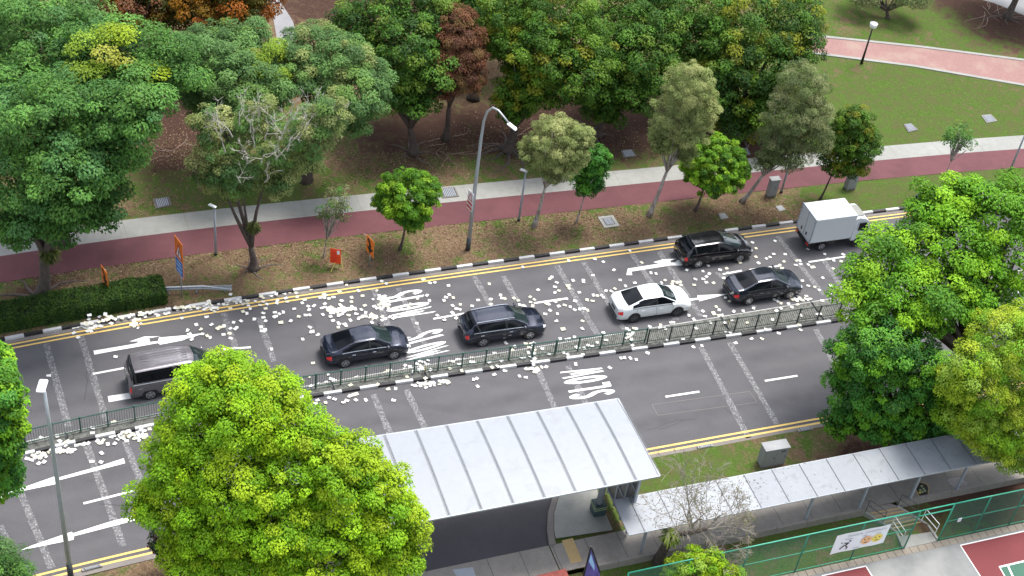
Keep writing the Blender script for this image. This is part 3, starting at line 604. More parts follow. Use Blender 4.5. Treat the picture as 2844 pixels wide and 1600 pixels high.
G = dict(
 mid=[(.045,.105,.028),(.060,.135,.034),(.075,.160,.040),(.052,.120,.045),(.035,.085,.022)],
 blue=[(.066,.125,.050),(.082,.150,.056),(.052,.100,.042),(.092,.160,.050)],
 yel=[(.26,.30,.022),(.20,.26,.03),(.30,.27,.05)],
 orange=[(.15,.085,.010),(.10,.075,.012),(.05,.060,.012),(.030,.045,.012),(.15,.062,.010),(.04,.06,.012)],
 dark=[(.030,.075,.014),(.045,.105,.018),(.062,.135,.022),(.085,.140,.022),(.024,.058,.014)],
 darky=[(.045,.100,.014),(.062,.130,.018),(.080,.145,.018),(.15,.165,.018),(.036,.085,.014),(.05,.11,.014)],
 brown=[(.080,.040,.032),(.105,.060,.046),(.058,.032,.028),(.095,.070,.042)],
 olive=[(.13,.155,.065),(.16,.185,.085),(.105,.125,.055),(.19,.20,.10)],
 greyg=[(.085,.110,.052),(.11,.135,.065),(.07,.09,.045),(.13,.14,.08)],
 bright=[(.065,.150,.012),(.11,.22,.016),(.045,.110,.014),(.15,.25,.022)],
 lime=[(.22,.33,.012),(.25,.35,.013),(.19,.30,.014),(.27,.37,.016),(.16,.27,.014)],
 fresh=[(.085,.200,.016),(.125,.265,.018),(.060,.150,.018),(.165,.300,.02)],
 deep=[(.035,.115,.022),(.052,.155,.026),(.080,.205,.030),(.028,.085,.020)],
 yg=[(.22,.36,.022),(.28,.42,.026),(.17,.30,.026),(.25,.35,.05),(.31,.45,.03)])
G = {k: [tuple(min(.5, c*f*{'dark': .95, 'darky': .92, 'olive': 1.2, 'greyg': 1.1, 'blue': 1.2, 'mid': 1.12, 'yel': .85}.get(k, 1)) for c, f in zip(col, (1.5, 1.55, 1.15))) for col in v] for k, v in G.items()}
for k in ('orange', 'brown'): G[k] = [(a*1.25, b*.95, c*.8) for a, b, c in G[k]]
for k in ('lime', 'yg', 'yel'): G[k] = [(a*.80, b*.92, c) for a, b, c in G[k]]
def tree(name, label, group, base, z, ells, pal, cat='tree', trunk=.22, bark='bark', fork=.4, dY=0, lean=None, roots=0, ntip=9, k=(1, 1, 1), nmain=None, **kw):
    b0 = at(*base, z); Y = b0[1]+dY; E = [ell(e[0], e[1], e[2], Y, e[4] if len(e) > 4 else k, e[3] if len(e) > 3 else 0) for e in ells]
    r = empty(name, (b0[0], b0[1], b0[2]), 0, label, cat, group); inv = np.array(b0)
    E = [(c-inv, rr) for c, rr in E]
    if 'patch' in kw: kw['patch'] = [(ell(p[0], p[1], p[2], Y, dY=p[5] if len(p) > 5 else 1.2)[0]-inv, ell(p[0], p[1], p[2], Y)[1][0]*1.45, p[3], p[4]) for p in kw['patch']]
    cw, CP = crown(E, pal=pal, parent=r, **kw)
    tips = [c+np.array([0, 0, -rr[2]*.2]) for c, rr in E][:nmain or 99]
    sel = CP[rng.choice(len(CP), min(ntip, len(CP)), replace=False)]; tips += [t*np.array([.85, .85, .95]) for t in sel if t[2] > 0]
    if lean is not None: lean = atY(lean[0], lean[1], b0[1])-inv
    limbs((0, 0, -.05), tips, trunk, fork, bark, parent=r, lean=lean, roots=roots)
    return r
A_ = 'mature roadside trees on the left'; Bk = 'dark park trees behind the footpath'
# -- left group
tree('roadside_tree', 'big green tree rising from the hedge at the left with fern-grown fork', A_, (105,748), GZ,
     [(50,470,115,-1),(190,440,105,-1.5),(130,330,125),(285,300,85,0),(355,270,62,0),(40,310,110,1),(245,400,90,-.5),(240,520,62,-1.5),(60,560,62,-1.5),(150,540,70,-1.5)], G['mid'],
     trunk=.36, fork=.34, roots=5, rc=.74, per=250, L=.185, dens=1.0, flat=.52, patch=[(190,560,45,G['yel'],.8),(20,600,45,G['yel'],.8)])
tree('roadside_tree', 'broad green tree at the top left corner with yellow young leaves', A_, (150,610), GZ,
     [(60,130,120,3),(170,90,90,5),(240,170,110,2),(330,150,95,3),(90,220,100,1),(420,170,75,3),(10,200,100,2),(190,240,90,0),(330,210,60,1)], G['mid'],
     trunk=.4, fork=.4, rc=.78, per=240, L=.18, dens=1.0, flat=.52, patch=[(260,90,75,G['yel'],.85),(400,110,55,G['yel'],.8),(330,110,50,G['yel'],.5),(410,165,40,G['yel'],.8)])
tree('roadside_tree', 'pale green tree in the top left corner with light showing through its leaves', A_, (40,420), GZ,
     [(40,60,70,3),(120,30,80,4),(0,110,70,3),(190,30,70,5)], G['blue'], trunk=.3, rc=.6, per=90, L=.18, dens=.85)
tree('feathery_tree', 'blue-green feathery tree between the yellow-topped tree and the bare-twigged tree', A_, (585,470), GZ,
     [(530,150,85,1),(610,130,80,3),(670,170,75,2),(600,220,85,0),(500,230,55,1),(680,230,60,0),(470,140,50,3)], G['blue'],
     trunk=.28, rc=.55, per=260, L=.15, asp=.42, patch=[(690,165,40,G['yel'],.85)])
tree('feathery_tree', 'blue-green feathery tree right of the bare-twigged tree', A_, (770,455), GZ,
     [(790,130,75,2),(860,160,75,1),(900,230,78,0),(850,270,65,-1),(760,190,60,0),(925,190,45,1),(890,300,40,-1)], G['blue']+G['olive'][:1],
     trunk=.28, rc=.55, per=260, L=.15, asp=.42)
tree('orange_tree', 'tree with orange and green leaves at the top edge left of the grey path', 'orange-leaved trees at the top edge', (560,260), GZ,
     [(580,20,80,3),(510,30,75,3),(625,-10,70,4),(470,-20,80,5),(560,-50,100,6),(608,62,42,2)], G['orange'], trunk=.35, rc=.6, per=130, L=.17)
tree('orange_tree', 'orange-brown tree at the top edge above the yellow-topped tree', 'orange-leaved trees at the top edge', (330,230), GZ,
     [(330,20,75,3),(250,15,55,4),(400,10,75,4),(340,-40,90,5)], G['orange']+G['brown'][:2], trunk=.35, rc=.6, per=130, L=.17)
# -- park trees
tree('park_tree', 'dark green leafy tree at the top right of the grey path', Bk, (1040,385), GZ,
     [(890,70,65,3),(960,60,95,3),(1020,130,95,1),(1000,200,80,0),(930,140,70,2),(1060,30,95,4),(1050,250,42,-.5),(1080,180,60,0)], G['dark'],
     trunk=.28, fork=.3, roots=6, rc=.55, per=130, L=.17, asp=.6, patch=[(860,80,40,G['orange'],.5),(1150,40,30,G['orange'],.5)])
tree('withered_tree', 'withered reddish brown tree among the dark green park trees', Bk, (1120,350), GZ,
     [(1145,60,52,2),(1155,115,64,1),(1130,165,56,0),(1165,185,54,0),(1125,215,40,-.6),(1180,140,45,.5)], G['brown'], trunk=.2, rc=.42, per=150, L=.15, asp=.4, dens=1.2, fill=.4, hang=.6, dY=-1.2)
tree('park_tree', 'rounded dark green tree with yellow edge behind the tall street lamp', Bk, (1275,378), GZ,
     [(1290,50,95,3),(1400,40,110,3),(1450,110,90,2),(1370,130,95,1),(1300,120,70,2),(1440,190,75,0),(1360,210,60,0),(1300,230,55,0),(1290,270,40,-.5),(1500,160,45,1)], G['darky'],
     trunk=.34, fork=.3, roots=9, rc=.5, per=130, L=.16, asp=.6)
tree('park_tree', 'deep green tree at the top edge between the yellow-edged and the widest tree', Bk, (1500,338), GZ,
     [(1600,30,90,4),(1560,110,75,2),(1620,130,80,1),(1640,60,80,3),(1570,190,55,0),(1530,250,45,-.5),(1590,240,50,-.5),(1535,285,30,-1),(1500,240,45,0),(1660,200,50,0)], G['dark'][:4],
     trunk=.3, fork=.3, roots=5, rc=.55, per=130, L=.17, asp=.6)
tree('park_tree', 'widest dark green park tree left of the pink paved path', Bk, (1865,345), GZ,
     [(1780,30,100,4),(1880,60,110,3),(1980,50,90,4),(1840,150,90,1),(1930,160,95,1),(1760,110,70,2),(1860,230,80,0),(1900,290,50,-1),(1840,300,45,-1),(2000,120,60,2),(1790,200,55,0),(1970,220,60,0)], G['dark']+G['darky'][2:4],
     trunk=.38, fork=.28, roots=8, rc=.6, per=130, L=.17, asp=.6)
tree('park_tree', 'dark green tree peeping over the top edge behind the withered tree', Bk, (1190,250), GZ,
     [(1200,-10,85,4),(1240,20,70,3),(1120,-20,80,5),(1330,-20,90,5)], G['dark'], trunk=.3, rc=.6, per=120, L=.18)
# -- wispy and young trees on the verge
V_ = 'young trees on the grass verge by the cycle track'
tree('wispy_tree', 'wispy olive tree with twisted pale trunk right of the tall street lamp', V_, (1343,570), GZ,
     [(1400,355,66,0),(1345,385,42,0),(1455,350,40,0),(1400,410,48,-.4),(1440,395,35,0)], G['olive'], trunk=.12, bark='bark_pale', fork=.45, lean=(1372,470), rc=.32, per=150, L=.115, asp=.34, hang=.7, dens=1.1)
tree('wispy_tree', 'tall wispy olive tree with pale leaning trunk in front of the dark park trees', V_, (1633,542), GZ,
     [(1735,215,60,0),(1715,280,68,0),(1760,270,48,0),(1685,330,48,-.3),(1740,330,48,0),(1665,360,36,-.3),(1725,385,28,0)], G['olive'], trunk=.14, bark='bark_pale', fork=.42, lean=(1678,430), rc=.34, per=150, L=.115, asp=.34, hang=.7, dens=1.1)
tree('wispy_tree', 'wispy grey-green tree on a leaning trunk left of the metal cabinets', V_, (1866,508), GZ,
     [(2020,215,60,1),(1990,290,62,0),(2040,290,50,0),(1960,350,45,-.4),(2050,350,45,0),(1990,390,42,-.4),(1930,400,30,-.5)], G['greyg'], trunk=.14, bark='bark_pale', fork=.42, lean=(1920,440), rc=.36, per=140, L=.115, asp=.34, hang=.6, dens=1.05)
tree('round_tree', 'clipped round bright green tree left of the tall street lamp', V_, (1006,628), GZ,
     [(1025,497,74,0,(1,1,.95)),(1070,480,38,0),(985,505,45,0),(1040,540,38,-.4)], G['bright'], trunk=.085, fork=.5, rc=.26, per=105, L=.15, asp=.40, spread=.3, hang=.8, dens=1.05)
tree('round_tree', 'clipped round bright green tree between the two leaning pale trunks', V_, (1750,530), GZ,
     [(1800,420,80,0,(1,1,.9)),(1760,415,42,0),(1840,430,42,0)], G['bright'], trunk=.09, fork=.5, rc=.26, per=105, L=.15, asp=.45, spread=.3, hang=.5, dens=1.1)
tree('small_tree', 'small dark green tree beside the twisted pale trunk', V_, (1449,560), GZ,
     [(1508,402,32,0),(1490,430,36,0),(1468,465,27,0),(1497,468,22,0)], G['deep'], trunk=.055, fork=.5, rc=.26, per=70, L=.13, asp=.55, dens=1.2, bark='bark_pale')
tree('small_tree', 'dense dark green tree with yellow tips beside the metal cabinet', V_, (2063,502), GZ,
     [(2150,310,42,0),(2130,350,52,0),(2175,365,42,0),(2110,400,42,0),(2150,410,36,0)], G['darky'], trunk=.07, fork=.5, rc=.3, per=80, L=.13, asp=.5, dens=1.2)
tree('sapling', 'thin forked sapling behind the red-orange works board', V_, (813,648), GZ,
     [(850,495,30,0),(835,530,26,0),(865,535,22,0),(812,540,14,0)], G['greyg']+G['mid'][:2], cat='sapling', trunk=.05, fork=.38, rc=.24, per=26, L=.12, asp=.5, dens=.9, fill=.1, bark='bark_pale', ntip=14)
tree('sapling', 'thin sapling with sparse leaves in front of the right lawn', V_, (2355,492), GZ,
     [(2412,335,27,0),(2392,350,20,0),(2430,358,18,0)], G['bright'][:1]+G['mid'], cat='sapling', trunk=.035, fork=.6, rc=.24, per=26, L=.14, asp=.5, dens=.9, fill=.1, ntip=14, bark='bark_pale')
tree('lawn_tree', 'small spreading tree on the lawn at the top edge', None, (2233,45), GZ,
     [(2170,-15,50,0,(1,1,.5)),(2230,-35,70,1,(1,1,.5)),(2290,-12,48,0,(1,1,.5)),(2320,-5,20,0)], G['greyg'], trunk=.16, fork=.35, rc=.4, per=70, L=.12, ntip=16)
tree('lawn_tree', 'tree whose dark leaning trunk stands by the path in the top right corner', None, (2533,45), GZ,
     [(2575,-130,90,1),(2640,-90,80,0)], G['dark'], trunk=.28, fork=.55, rc=.7, per=80, L=.2, roots=7)
# -- near side
N_ = 'leafy trees on the near verge at the right'
tree('large_tree', 'large bright green tree covering the road at the right edge', N_, (2440,1090), NZ,
     [(2215,665,72,2),(2165,725,58,1),(2255,615,50,3),(2345,565,62,4),(2400,525,60,5),(2310,650,90,3),(2400,620,95,3),(2500,560,90,4),(2560,640,100,3),(2260,750,88,1),(2370,740,95,1),(2480,720,90,2),(2190,790,60,0),(2300,800,62,0),(2570,510,65,5),(2480,500,55,5.5),(2350,500,45,5),(2420,480,40,6)], G['fresh'],
     trunk=.42, fork=.45, rc=.72, per=230, L=.18, dens=1.0, flat=.55, patch=[(2380,520,60,G['bright'],.6)], k=(1,1,.8))
tree('medium_tree', 'darker green tree hanging over the near lane beside the utility cabinet', N_, (2255,1120), NZ,
     [(2170,890,72,0),(2240,880,70,0),(2150,970,66,0),(2240,970,85,0),(2310,930,70,0),(2180,1050,62,-.5),(2260,1060,66,-.5),(2330,1030,66,0),(2120,1060,40,-.5),(2370,980,55,0),(2350,1090,50,-.5)], G['deep']+G['fresh'][:1],
     trunk=.2, fork=.35, rc=.42, per=120, L=.16, patch=[(2200,880,50,G['fresh'],.5)])
tree('yellow_green_tree', 'fine-leaved yellow-green tree overhanging the end of the covered walkway', N_, (2620,1230), NZ,
     [(2440,940,75,0),(2520,860,80,1),(2580,940,90,1),(2490,1010,80,0),(2420,1030,55,0),(2570,1050,80,0),(2500,1100,60,-.5),(2560,1150,45,-.5),(2590,820,60,2),(2440,1080,35,-.5)], G['yg'],
     trunk=.22, fork=.4, rc=.45, per=170, L=.12, asp=.45)
tree('large_tree', 'large yellow-green tree in the foreground hiding the front of the grey van', 'foreground trees at the left and bottom', (700,1560), NZ,
     [(560,945,68,2),(620,960,65,2),(500,995,68,1.5),(690,1000,72,1.5),(620,1040,100,1),(500,1080,90,1),(730,1070,80,1),(440,1160,80,.5),(800,1130,70,.5),(590,1180,120,0),(480,1190,85,0),(440,1270,88,-.5),(720,1200,105,0),(850,1190,80,0),(560,1310,110,-1),(700,1330,120,-1),(860,1300,105,-.5),(960,1240,72,0),(990,1320,78,-.5),(1010,1400,58,-1),(900,1160,60,.3),(830,1410,105,-1.5),(930,1400,75,-1),(640,1430,110,-1.5),(500,1390,80,-1.5),(1040,1290,28,-.3),(370,1270,40,-.5)], G['lime'],
     trunk=.4, fork=.4, rc=.46, per=190, L=.12, asp=.6, k=(1,1,.9))
tree('shrub_tree', 'dark maroon-green low tree tucked under the left of the foreground tree', 'foreground trees at the left and bottom', (420,1440), NZ,
     [(410,1370,26,0),(440,1390,32,0),(400,1350,16,0),(470,1420,36,0)], [(.035,.04,.02),(.05,.03,.025),(.03,.05,.02)], cat='shrub', trunk=.08, rc=.28, per=60, L=.15)
tree('edge_tree', 'green tree cut by the left edge below the yellow lines', 'foreground trees at the left and bottom', (-110,1330), NZ,
     [(-35,905,52,2),(-20,1000,70,1),(-20,1070,70,0),(-25,1140,72,0),(-20,1200,60,0),(25,1010,34,0),(-60,960,90,1),(15,1090,38,0)], G['deep']+G['fresh'],
     trunk=.3, rc=.42, per=110, L=.17)
tree('edge_tree', 'olive shrubby tree in the bottom left corner', 'foreground trees at the left and bottom', (-10,1560), NZ,
     [(15,1430,52,0),(-20,1420,60,0),(45,1450,32,0),(0,1500,70,0)], G['mid']+G['blue'][:2], trunk=.15, rc=.4, per=130, L=.12, asp=.35)
tree('bush', 'small bright lime bush in front of the green court fence', None, (1755,1500), COURTZ,
     [(1750,1430,50,0),(1800,1440,38,0),(1705,1440,34,0),(1790,1410,28,0),(1840,1450,30,0)], G['lime']+G['yg'], cat='bush', trunk=.08, rc=.26, per=75, L=.11, asp=.55)
# -- hedge
def hedge():
    xa, xb = xd(at(-60, 830, .1))[0]-6, xd(at(418, 770, .1))[0]; r = empty('hedge', rp((xa+xb)/2, -1.1, GZ), 0, 'long clipped dark green hedge behind the kerb at the left', 'hedge')
    o0 = rp((xa+xb)/2, -1.1, GZ); n = 52000; x = rng.uniform(xa, xb, n); w = rng.random(n)
    top = w < .55; d = np.where(top, rng.uniform(-1.95, -.38, n), np.where(w < .85, -.36+rng.normal(0, .03, n), -1.97+rng.normal(0, .03, n)))
    h = .82+.07*np.sin(x*2.1)+.06*np.sin(x*5.3+d*3)+.05*rng.normal(0, 1, n); z = np.where(top, h, rng.uniform(.03, .85, n))
    e = rng.random(n) < .06; x = np.where(e, xb+rng.normal(0, .05, n), x); d = np.where(e, rng.uniform(-1.95, -.4, n), d); z = np.where(e, rng.uniform(0, .85, n), z)
    P = np.array([rp(a, b_, GZ+c) for a, b_, c in zip(x, d, z)])-o0; nn = np.where(top[:, None], np.array([0, 0, 1.]), np.array([.3, -.9, .4]))
    N = unit(nn+rng.normal(0, .6, (n, 3))); T = unit(rng.normal(0, 1, (n, 3))+np.array([0, 0, .4])); pal = np.array([(.030,.070,.014),(.045,.100,.016),(.068,.130,.02),(.022,.05,.012)])
    bl = (np.sin(x*3+d*5)+np.sin(x*7.1-d*4)+rng.normal(0, .8, n)); ci = np.clip(((bl+2)/1.1).astype(int), 0, 3)
    leafmesh('leaves', P, N, T, rng.uniform(.08, .15, n), rng.uniform(.04, .07, n), pal[ci]*rng.uniform(.8, 1.2, (n, 1)), r)
    b = MB(); xx = np.linspace(xa, xb-.05, 14)
    for u, v in zip(xx[:-1], xx[1:]): b.prism([rp(u, -1.85)-o0, rp(v, -1.85)-o0, rp(v, -.5)-o0, rp(u, -.5)-o0], -.05, .72)
    b.build('branches', mat('hedge_inside', (.012, .02, .008), 1), r)
hedge()
# -- bare twiggy trees
def twigs(b, p, d, l, r, depth, spread=.5, up=.12, seg=4, tips=None, n=5):
    r = max(r, .0095)
    pts = [p]; rad = [r]; q = p.copy(); dd = d.copy()
    for i in range(seg):
        dd = unit(dd+rng.normal(0, .13, 3)+np.array([0, 0, up*.4])); q = q+dd*l/seg; pts.append(q.copy()); rad.append(r*(1-.45*(i+1)/seg))
    b.tube(pts, rad, n if depth > 1 else 4, cap=False)
    if depth <= 0:
        if tips is not None: tips.append(q)
        return
    k = rng.integers(2, 4) if depth > 1 else 3
    for j in range(k):
        nd = unit(dd+rng.normal(0, spread, 3)+np.array([0, 0, up])); i0 = rng.integers(2, seg+1)
        twigs(b, np.array(pts[i0]), nd, l*rng.uniform(.62, .85), rad[i0]*.72, depth-1, spread, up, max(2, seg-1), tips, n)
r_ = tree('sparse_tree', 'half-bare tree with white dead twigs and fern-grown fork behind the maroon track', A_, (638,676), GZ,
     [(560,345,62,.5),(550,410,62,0),(610,440,52,0),(700,370,56,0),(790,330,60,0),(650,300,50,.8),(830,285,42,0),(530,310,42,.5),(710,440,42,0),(770,400,40,0),(590,462,36,-.2),(700,468,34,-.2),(540,440,36,0)], G['blue']+G['olive'],
     trunk=.24, fork=.22, roots=6, rc=.42, per=150, L=.14, asp=.42, dens=1.05, fill=.25, ntip=0, nmain=4)
b0 = at(638, 676, GZ); b = MB(); tp = []
for a, c, y in ((520,320,-.3),(550,300,-.4),(580,310,-.6),(600,280,-.3),(630,300,-1),(650,270,-.4),(670,320,-1.2),(690,280,-.6),(720,300,-1),(740,260,-.3),(770,290,-.8),(790,260,0),(820,280,-.3),(700,370,-1.6),(620,370,-1.5),(660,380,-1.7),(730,350,-1.5),(845,280,0),(670,430,-1.5),(600,430,-1.4),(710,320,-1.3),(640,340,-1.4),(760,320,-1.1),(560,350,-1.1)):
    e = atY(a, c+14, b0[1]+y)-b0; dr = unit(e-np.array([0, 0, 3.2])); twigs(b, e-dr*.55, dr, .74, .044, 3, .55, .15, tips=tp)
tag(b.build('dead_twigs', M['twig'], r_, smooth=True), kind='stuff')
def fern(parent, centre, R, n=260, pal=((.10,.13,.03),(.16,.17,.05),(.06,.08,.02)), L=.5):
    U = unit(rng.normal(0, 1, (n, 3))+np.array([0, 0, .3])); P = np.array(centre)+U*R*rng.uniform(.5, 1, (n, 1))*np.array([1, 1, 1.1]); N = unit(np.array([0, 0, 1.])+U*.6+rng.normal(0, .3, (n, 3)))
    leafmesh('fern', P, N, U+np.array([0, 0, -.3]), L*rng.uniform(.6, 1.2, n), L*.12*rng.uniform(.8, 1.2, n), np.array(pal)[rng.integers(0, len(pal), n)]*rng.uniform(.7, 1.2, (n, 1)), parent)
fern(r_, atY(638, 572, b0[1]-.2)-b0, .36)
for o in list(bpy.data.objects):
    if o.get('label', '').startswith('big green tree rising'): fern(o, atY(125, 640, at(105,748,GZ)[1]-.2)-at(105,748,GZ), .55, 420)
def baretree():
    b0 = at(1650, 1415, -.3); r = empty('bare_tree', b0, 0, 'leafless pale-twigged tree leaning over the covered walkway roof', 'tree', None); Y = b0[1]
    b = MB(); f = atY(1692, 1345, Y)-b0; b.tube([(0, 0, -.2), f*.5, f], [.26, .22, .19], 10); b.tube([f, atY(1740, 1340, Y-.2)-b0, atY(1775, 1330, Y-.3)-b0], [.17, .12, .09], 8)
    b.build('trunk', M['bark'], r, smooth=True)
    b = MB(); tp = []
    for s_, e, l, rr, dep in (((1738,1330),(1735,1190),2.2,.075,4),((1738,1330),(1765,1180),2.3,.08,4),((1742,1330),(1840,1190),2.2,.07,4),((1738,1330),(1700,1180),2.0,.06,4),((1775,1330),(1880,1260),1.8,.055,4),((1775,1332),(1880,1330),1.9,.06,4),((1775,1335),(1900,1390),1.9,.055,4),((1760,1335),(1820,1420),1.7,.05,4),((1775,1330),(1930,1300),2.0,.05,4),((1700,1345),(1680,1230),1.6,.04,3),((1775,1332),(1850,1400),1.5,.05,4),((1775,1330),(1810,1290),1.6,.04,4),((1790,1335),(1900,1350),1.7,.045,4),((1780,1335),(1870,1420),1.6,.04,4),((1760,1330),(1790,1170),1.9,.045,4)):
        p = atY(*s_, Y-.2)-b0; q = atY(*e, Y-.3)-b0; twigs(b, p, unit(q-p), l*(.48 if e[0] > 1865 else .66), rr*.85, dep+1, .42, .05, tips=tp)
    b.build('twigs', M['twig_grey'], r, smooth=True)
    tp = np.array(tp); n = 1700; P = tp[rng.integers(0, len(tp), n)]+rng.normal(0, .12, (n, 3))
    leafmesh('leaves', P, unit(rng.normal(0, 1, (n, 3))+np.array([0, 0, 1.])), unit(rng.normal(0, 1, (n, 3))), rng.uniform(.05, .11, n), rng.uniform(.03, .06, n), np.array([(.16,.19,.05),(.11,.15,.04),(.20,.17,.06)])[rng.integers(0, 3, n)], r)
    fern(r, atY(1688, 1348, Y-.1)-b0, .42, 170, ((.22,.30,.05),(.30,.36,.08),(.15,.22,.03)), .7)
baretree()
# -- surface roots and fallen leaves in the bare soil
b = MB()
for a, c, r_0 in ((450,390,3.2),(1290,370,3.0),(1120,380,2),(1920,350,2.2),(2480,30,3),(560,350,2.5)):
    p0 = at(a, c, GZ)
    for k in range(9):
        an = rng.uniform(0, 6.28); q = []; pp = p0+rng.normal(0, .5, 3)*np.array([1, 1, 0])
        for i in range(8): an += rng.normal(0, .25); pp = pp+np.array([math.cos(an), math.sin(an), 0])*r_0/8; q.append((pp[0], pp[1], GZ+.03-.006*i))
        b.tube(q, [.032*(1-.09*i) for i in range(8)], 5)
tag(b.build('surface_roots', M['root'], smooth=True), 'tangle of pale roots spreading over the bare soil', 'roots', kind='stuff')
def litter():
    P = []; Cc = []
    zones = [(300,560,800,120,5000,.5),(700,620,700,90,5000,.5),(1450,560,500,60,3500,.5),(1900,540,200,50,1500,.5),(470,380,120,90,1500,.4),(1000,420,250,60,2500,.45),(1400,350,300,60,2500,.4),(200,690,250,60,1500,.4)]
    for cx, cy, wx, wy, n, h in zones:
        for a, c in zip(rng.normal(cx, wx*.45, n), rng.normal(cy, wy*.45, n)):
            p = at(a, c, GZ+.03); d = xd(p)[1] if False else None
            P.append(p)
    P = np.array(P); s = np.array([kd(x) for x in P[:, 0]]); dd = (kc(P[:, 0])-P[:, 1])/np.sqrt(1+s*s); plv = np.array([pl(x) for x in P[:, 0]]); ptv = np.array([pt(x) for x in P[:, 0]])
    ok = (dd < -.05) & ((dd > plv+.03) | (dd < ptv-.05)); P = P[ok]; n = len(P)
    pal = np.array([(.30,.20,.12),(.22,.13,.08),(.38,.28,.18),(.14,.08,.05)])
    o = leafmesh('fallen_leaves', P, unit(np.array([0, 0, 1.])+rng.normal(0, .35, (n, 3))), unit(rng.normal(0, 1, (n, 3))), rng.uniform(.06, .16, n), rng.uniform(.03, .07, n), pal[rng.integers(0, 4, n)]*rng.uniform(.6, 1.3, (n, 1)))
    tag(o, 'dry brown fallen leaves scattered over the verge', 'fallen leaves', kind='stuff')
litter()
# ================================================================ VEHICLES
def paintmat(name, col, metal=.55, rough=.22):
    return mat(name, col, rough, metal, coat=1.0)
M['p_navy'] = paintmat('dark_blue_paint', (.013, .018, .036)); M['p_char'] = paintmat('charcoal_paint', (.032, .034, .044)); M['p_black'] = paintmat('black_paint', (.012, .012, .016))
M['p_white'] = paintmat('white_paint', (.66, .68, .68), 0, .35); M['p_grey'] = paintmat('grey_metallic_paint', (.17, .16, .175), .6, .35); M['p_slate'] = paintmat('slate_blue_paint', (.016, .021, .034))
M['glass'] = mat('car_glass', (.004, .005, .007), .12, spec=.25)
M['windscreen'] = mat('windscreen_glass', (.016, .026, .027), .06, spec=.6)
M['tyre'] = mat('tyre', (.015, .015, .016), .85); M['rim'] = mat('alloy_rim', (.45, .45, .46), .3, .7); M['rim_dark'] = mat('dark_alloy_rim', (.14, .14, .15), .3, .7)
M['tail'] = mat('red_lamp', (.75, .02, .02), .15, coat=1); M['head'] = mat('clear_lamp', (.62, .65, .68), .12, coat=1); M['chrome'] = mat('bright_trim', (.65, .67, .70), .18, .9); M['plate'] = mat('black_number_plate', (.02, .02, .02), .4); M['plate_o'] = mat('orange_number_plate', (.6, .25, .05), .5)
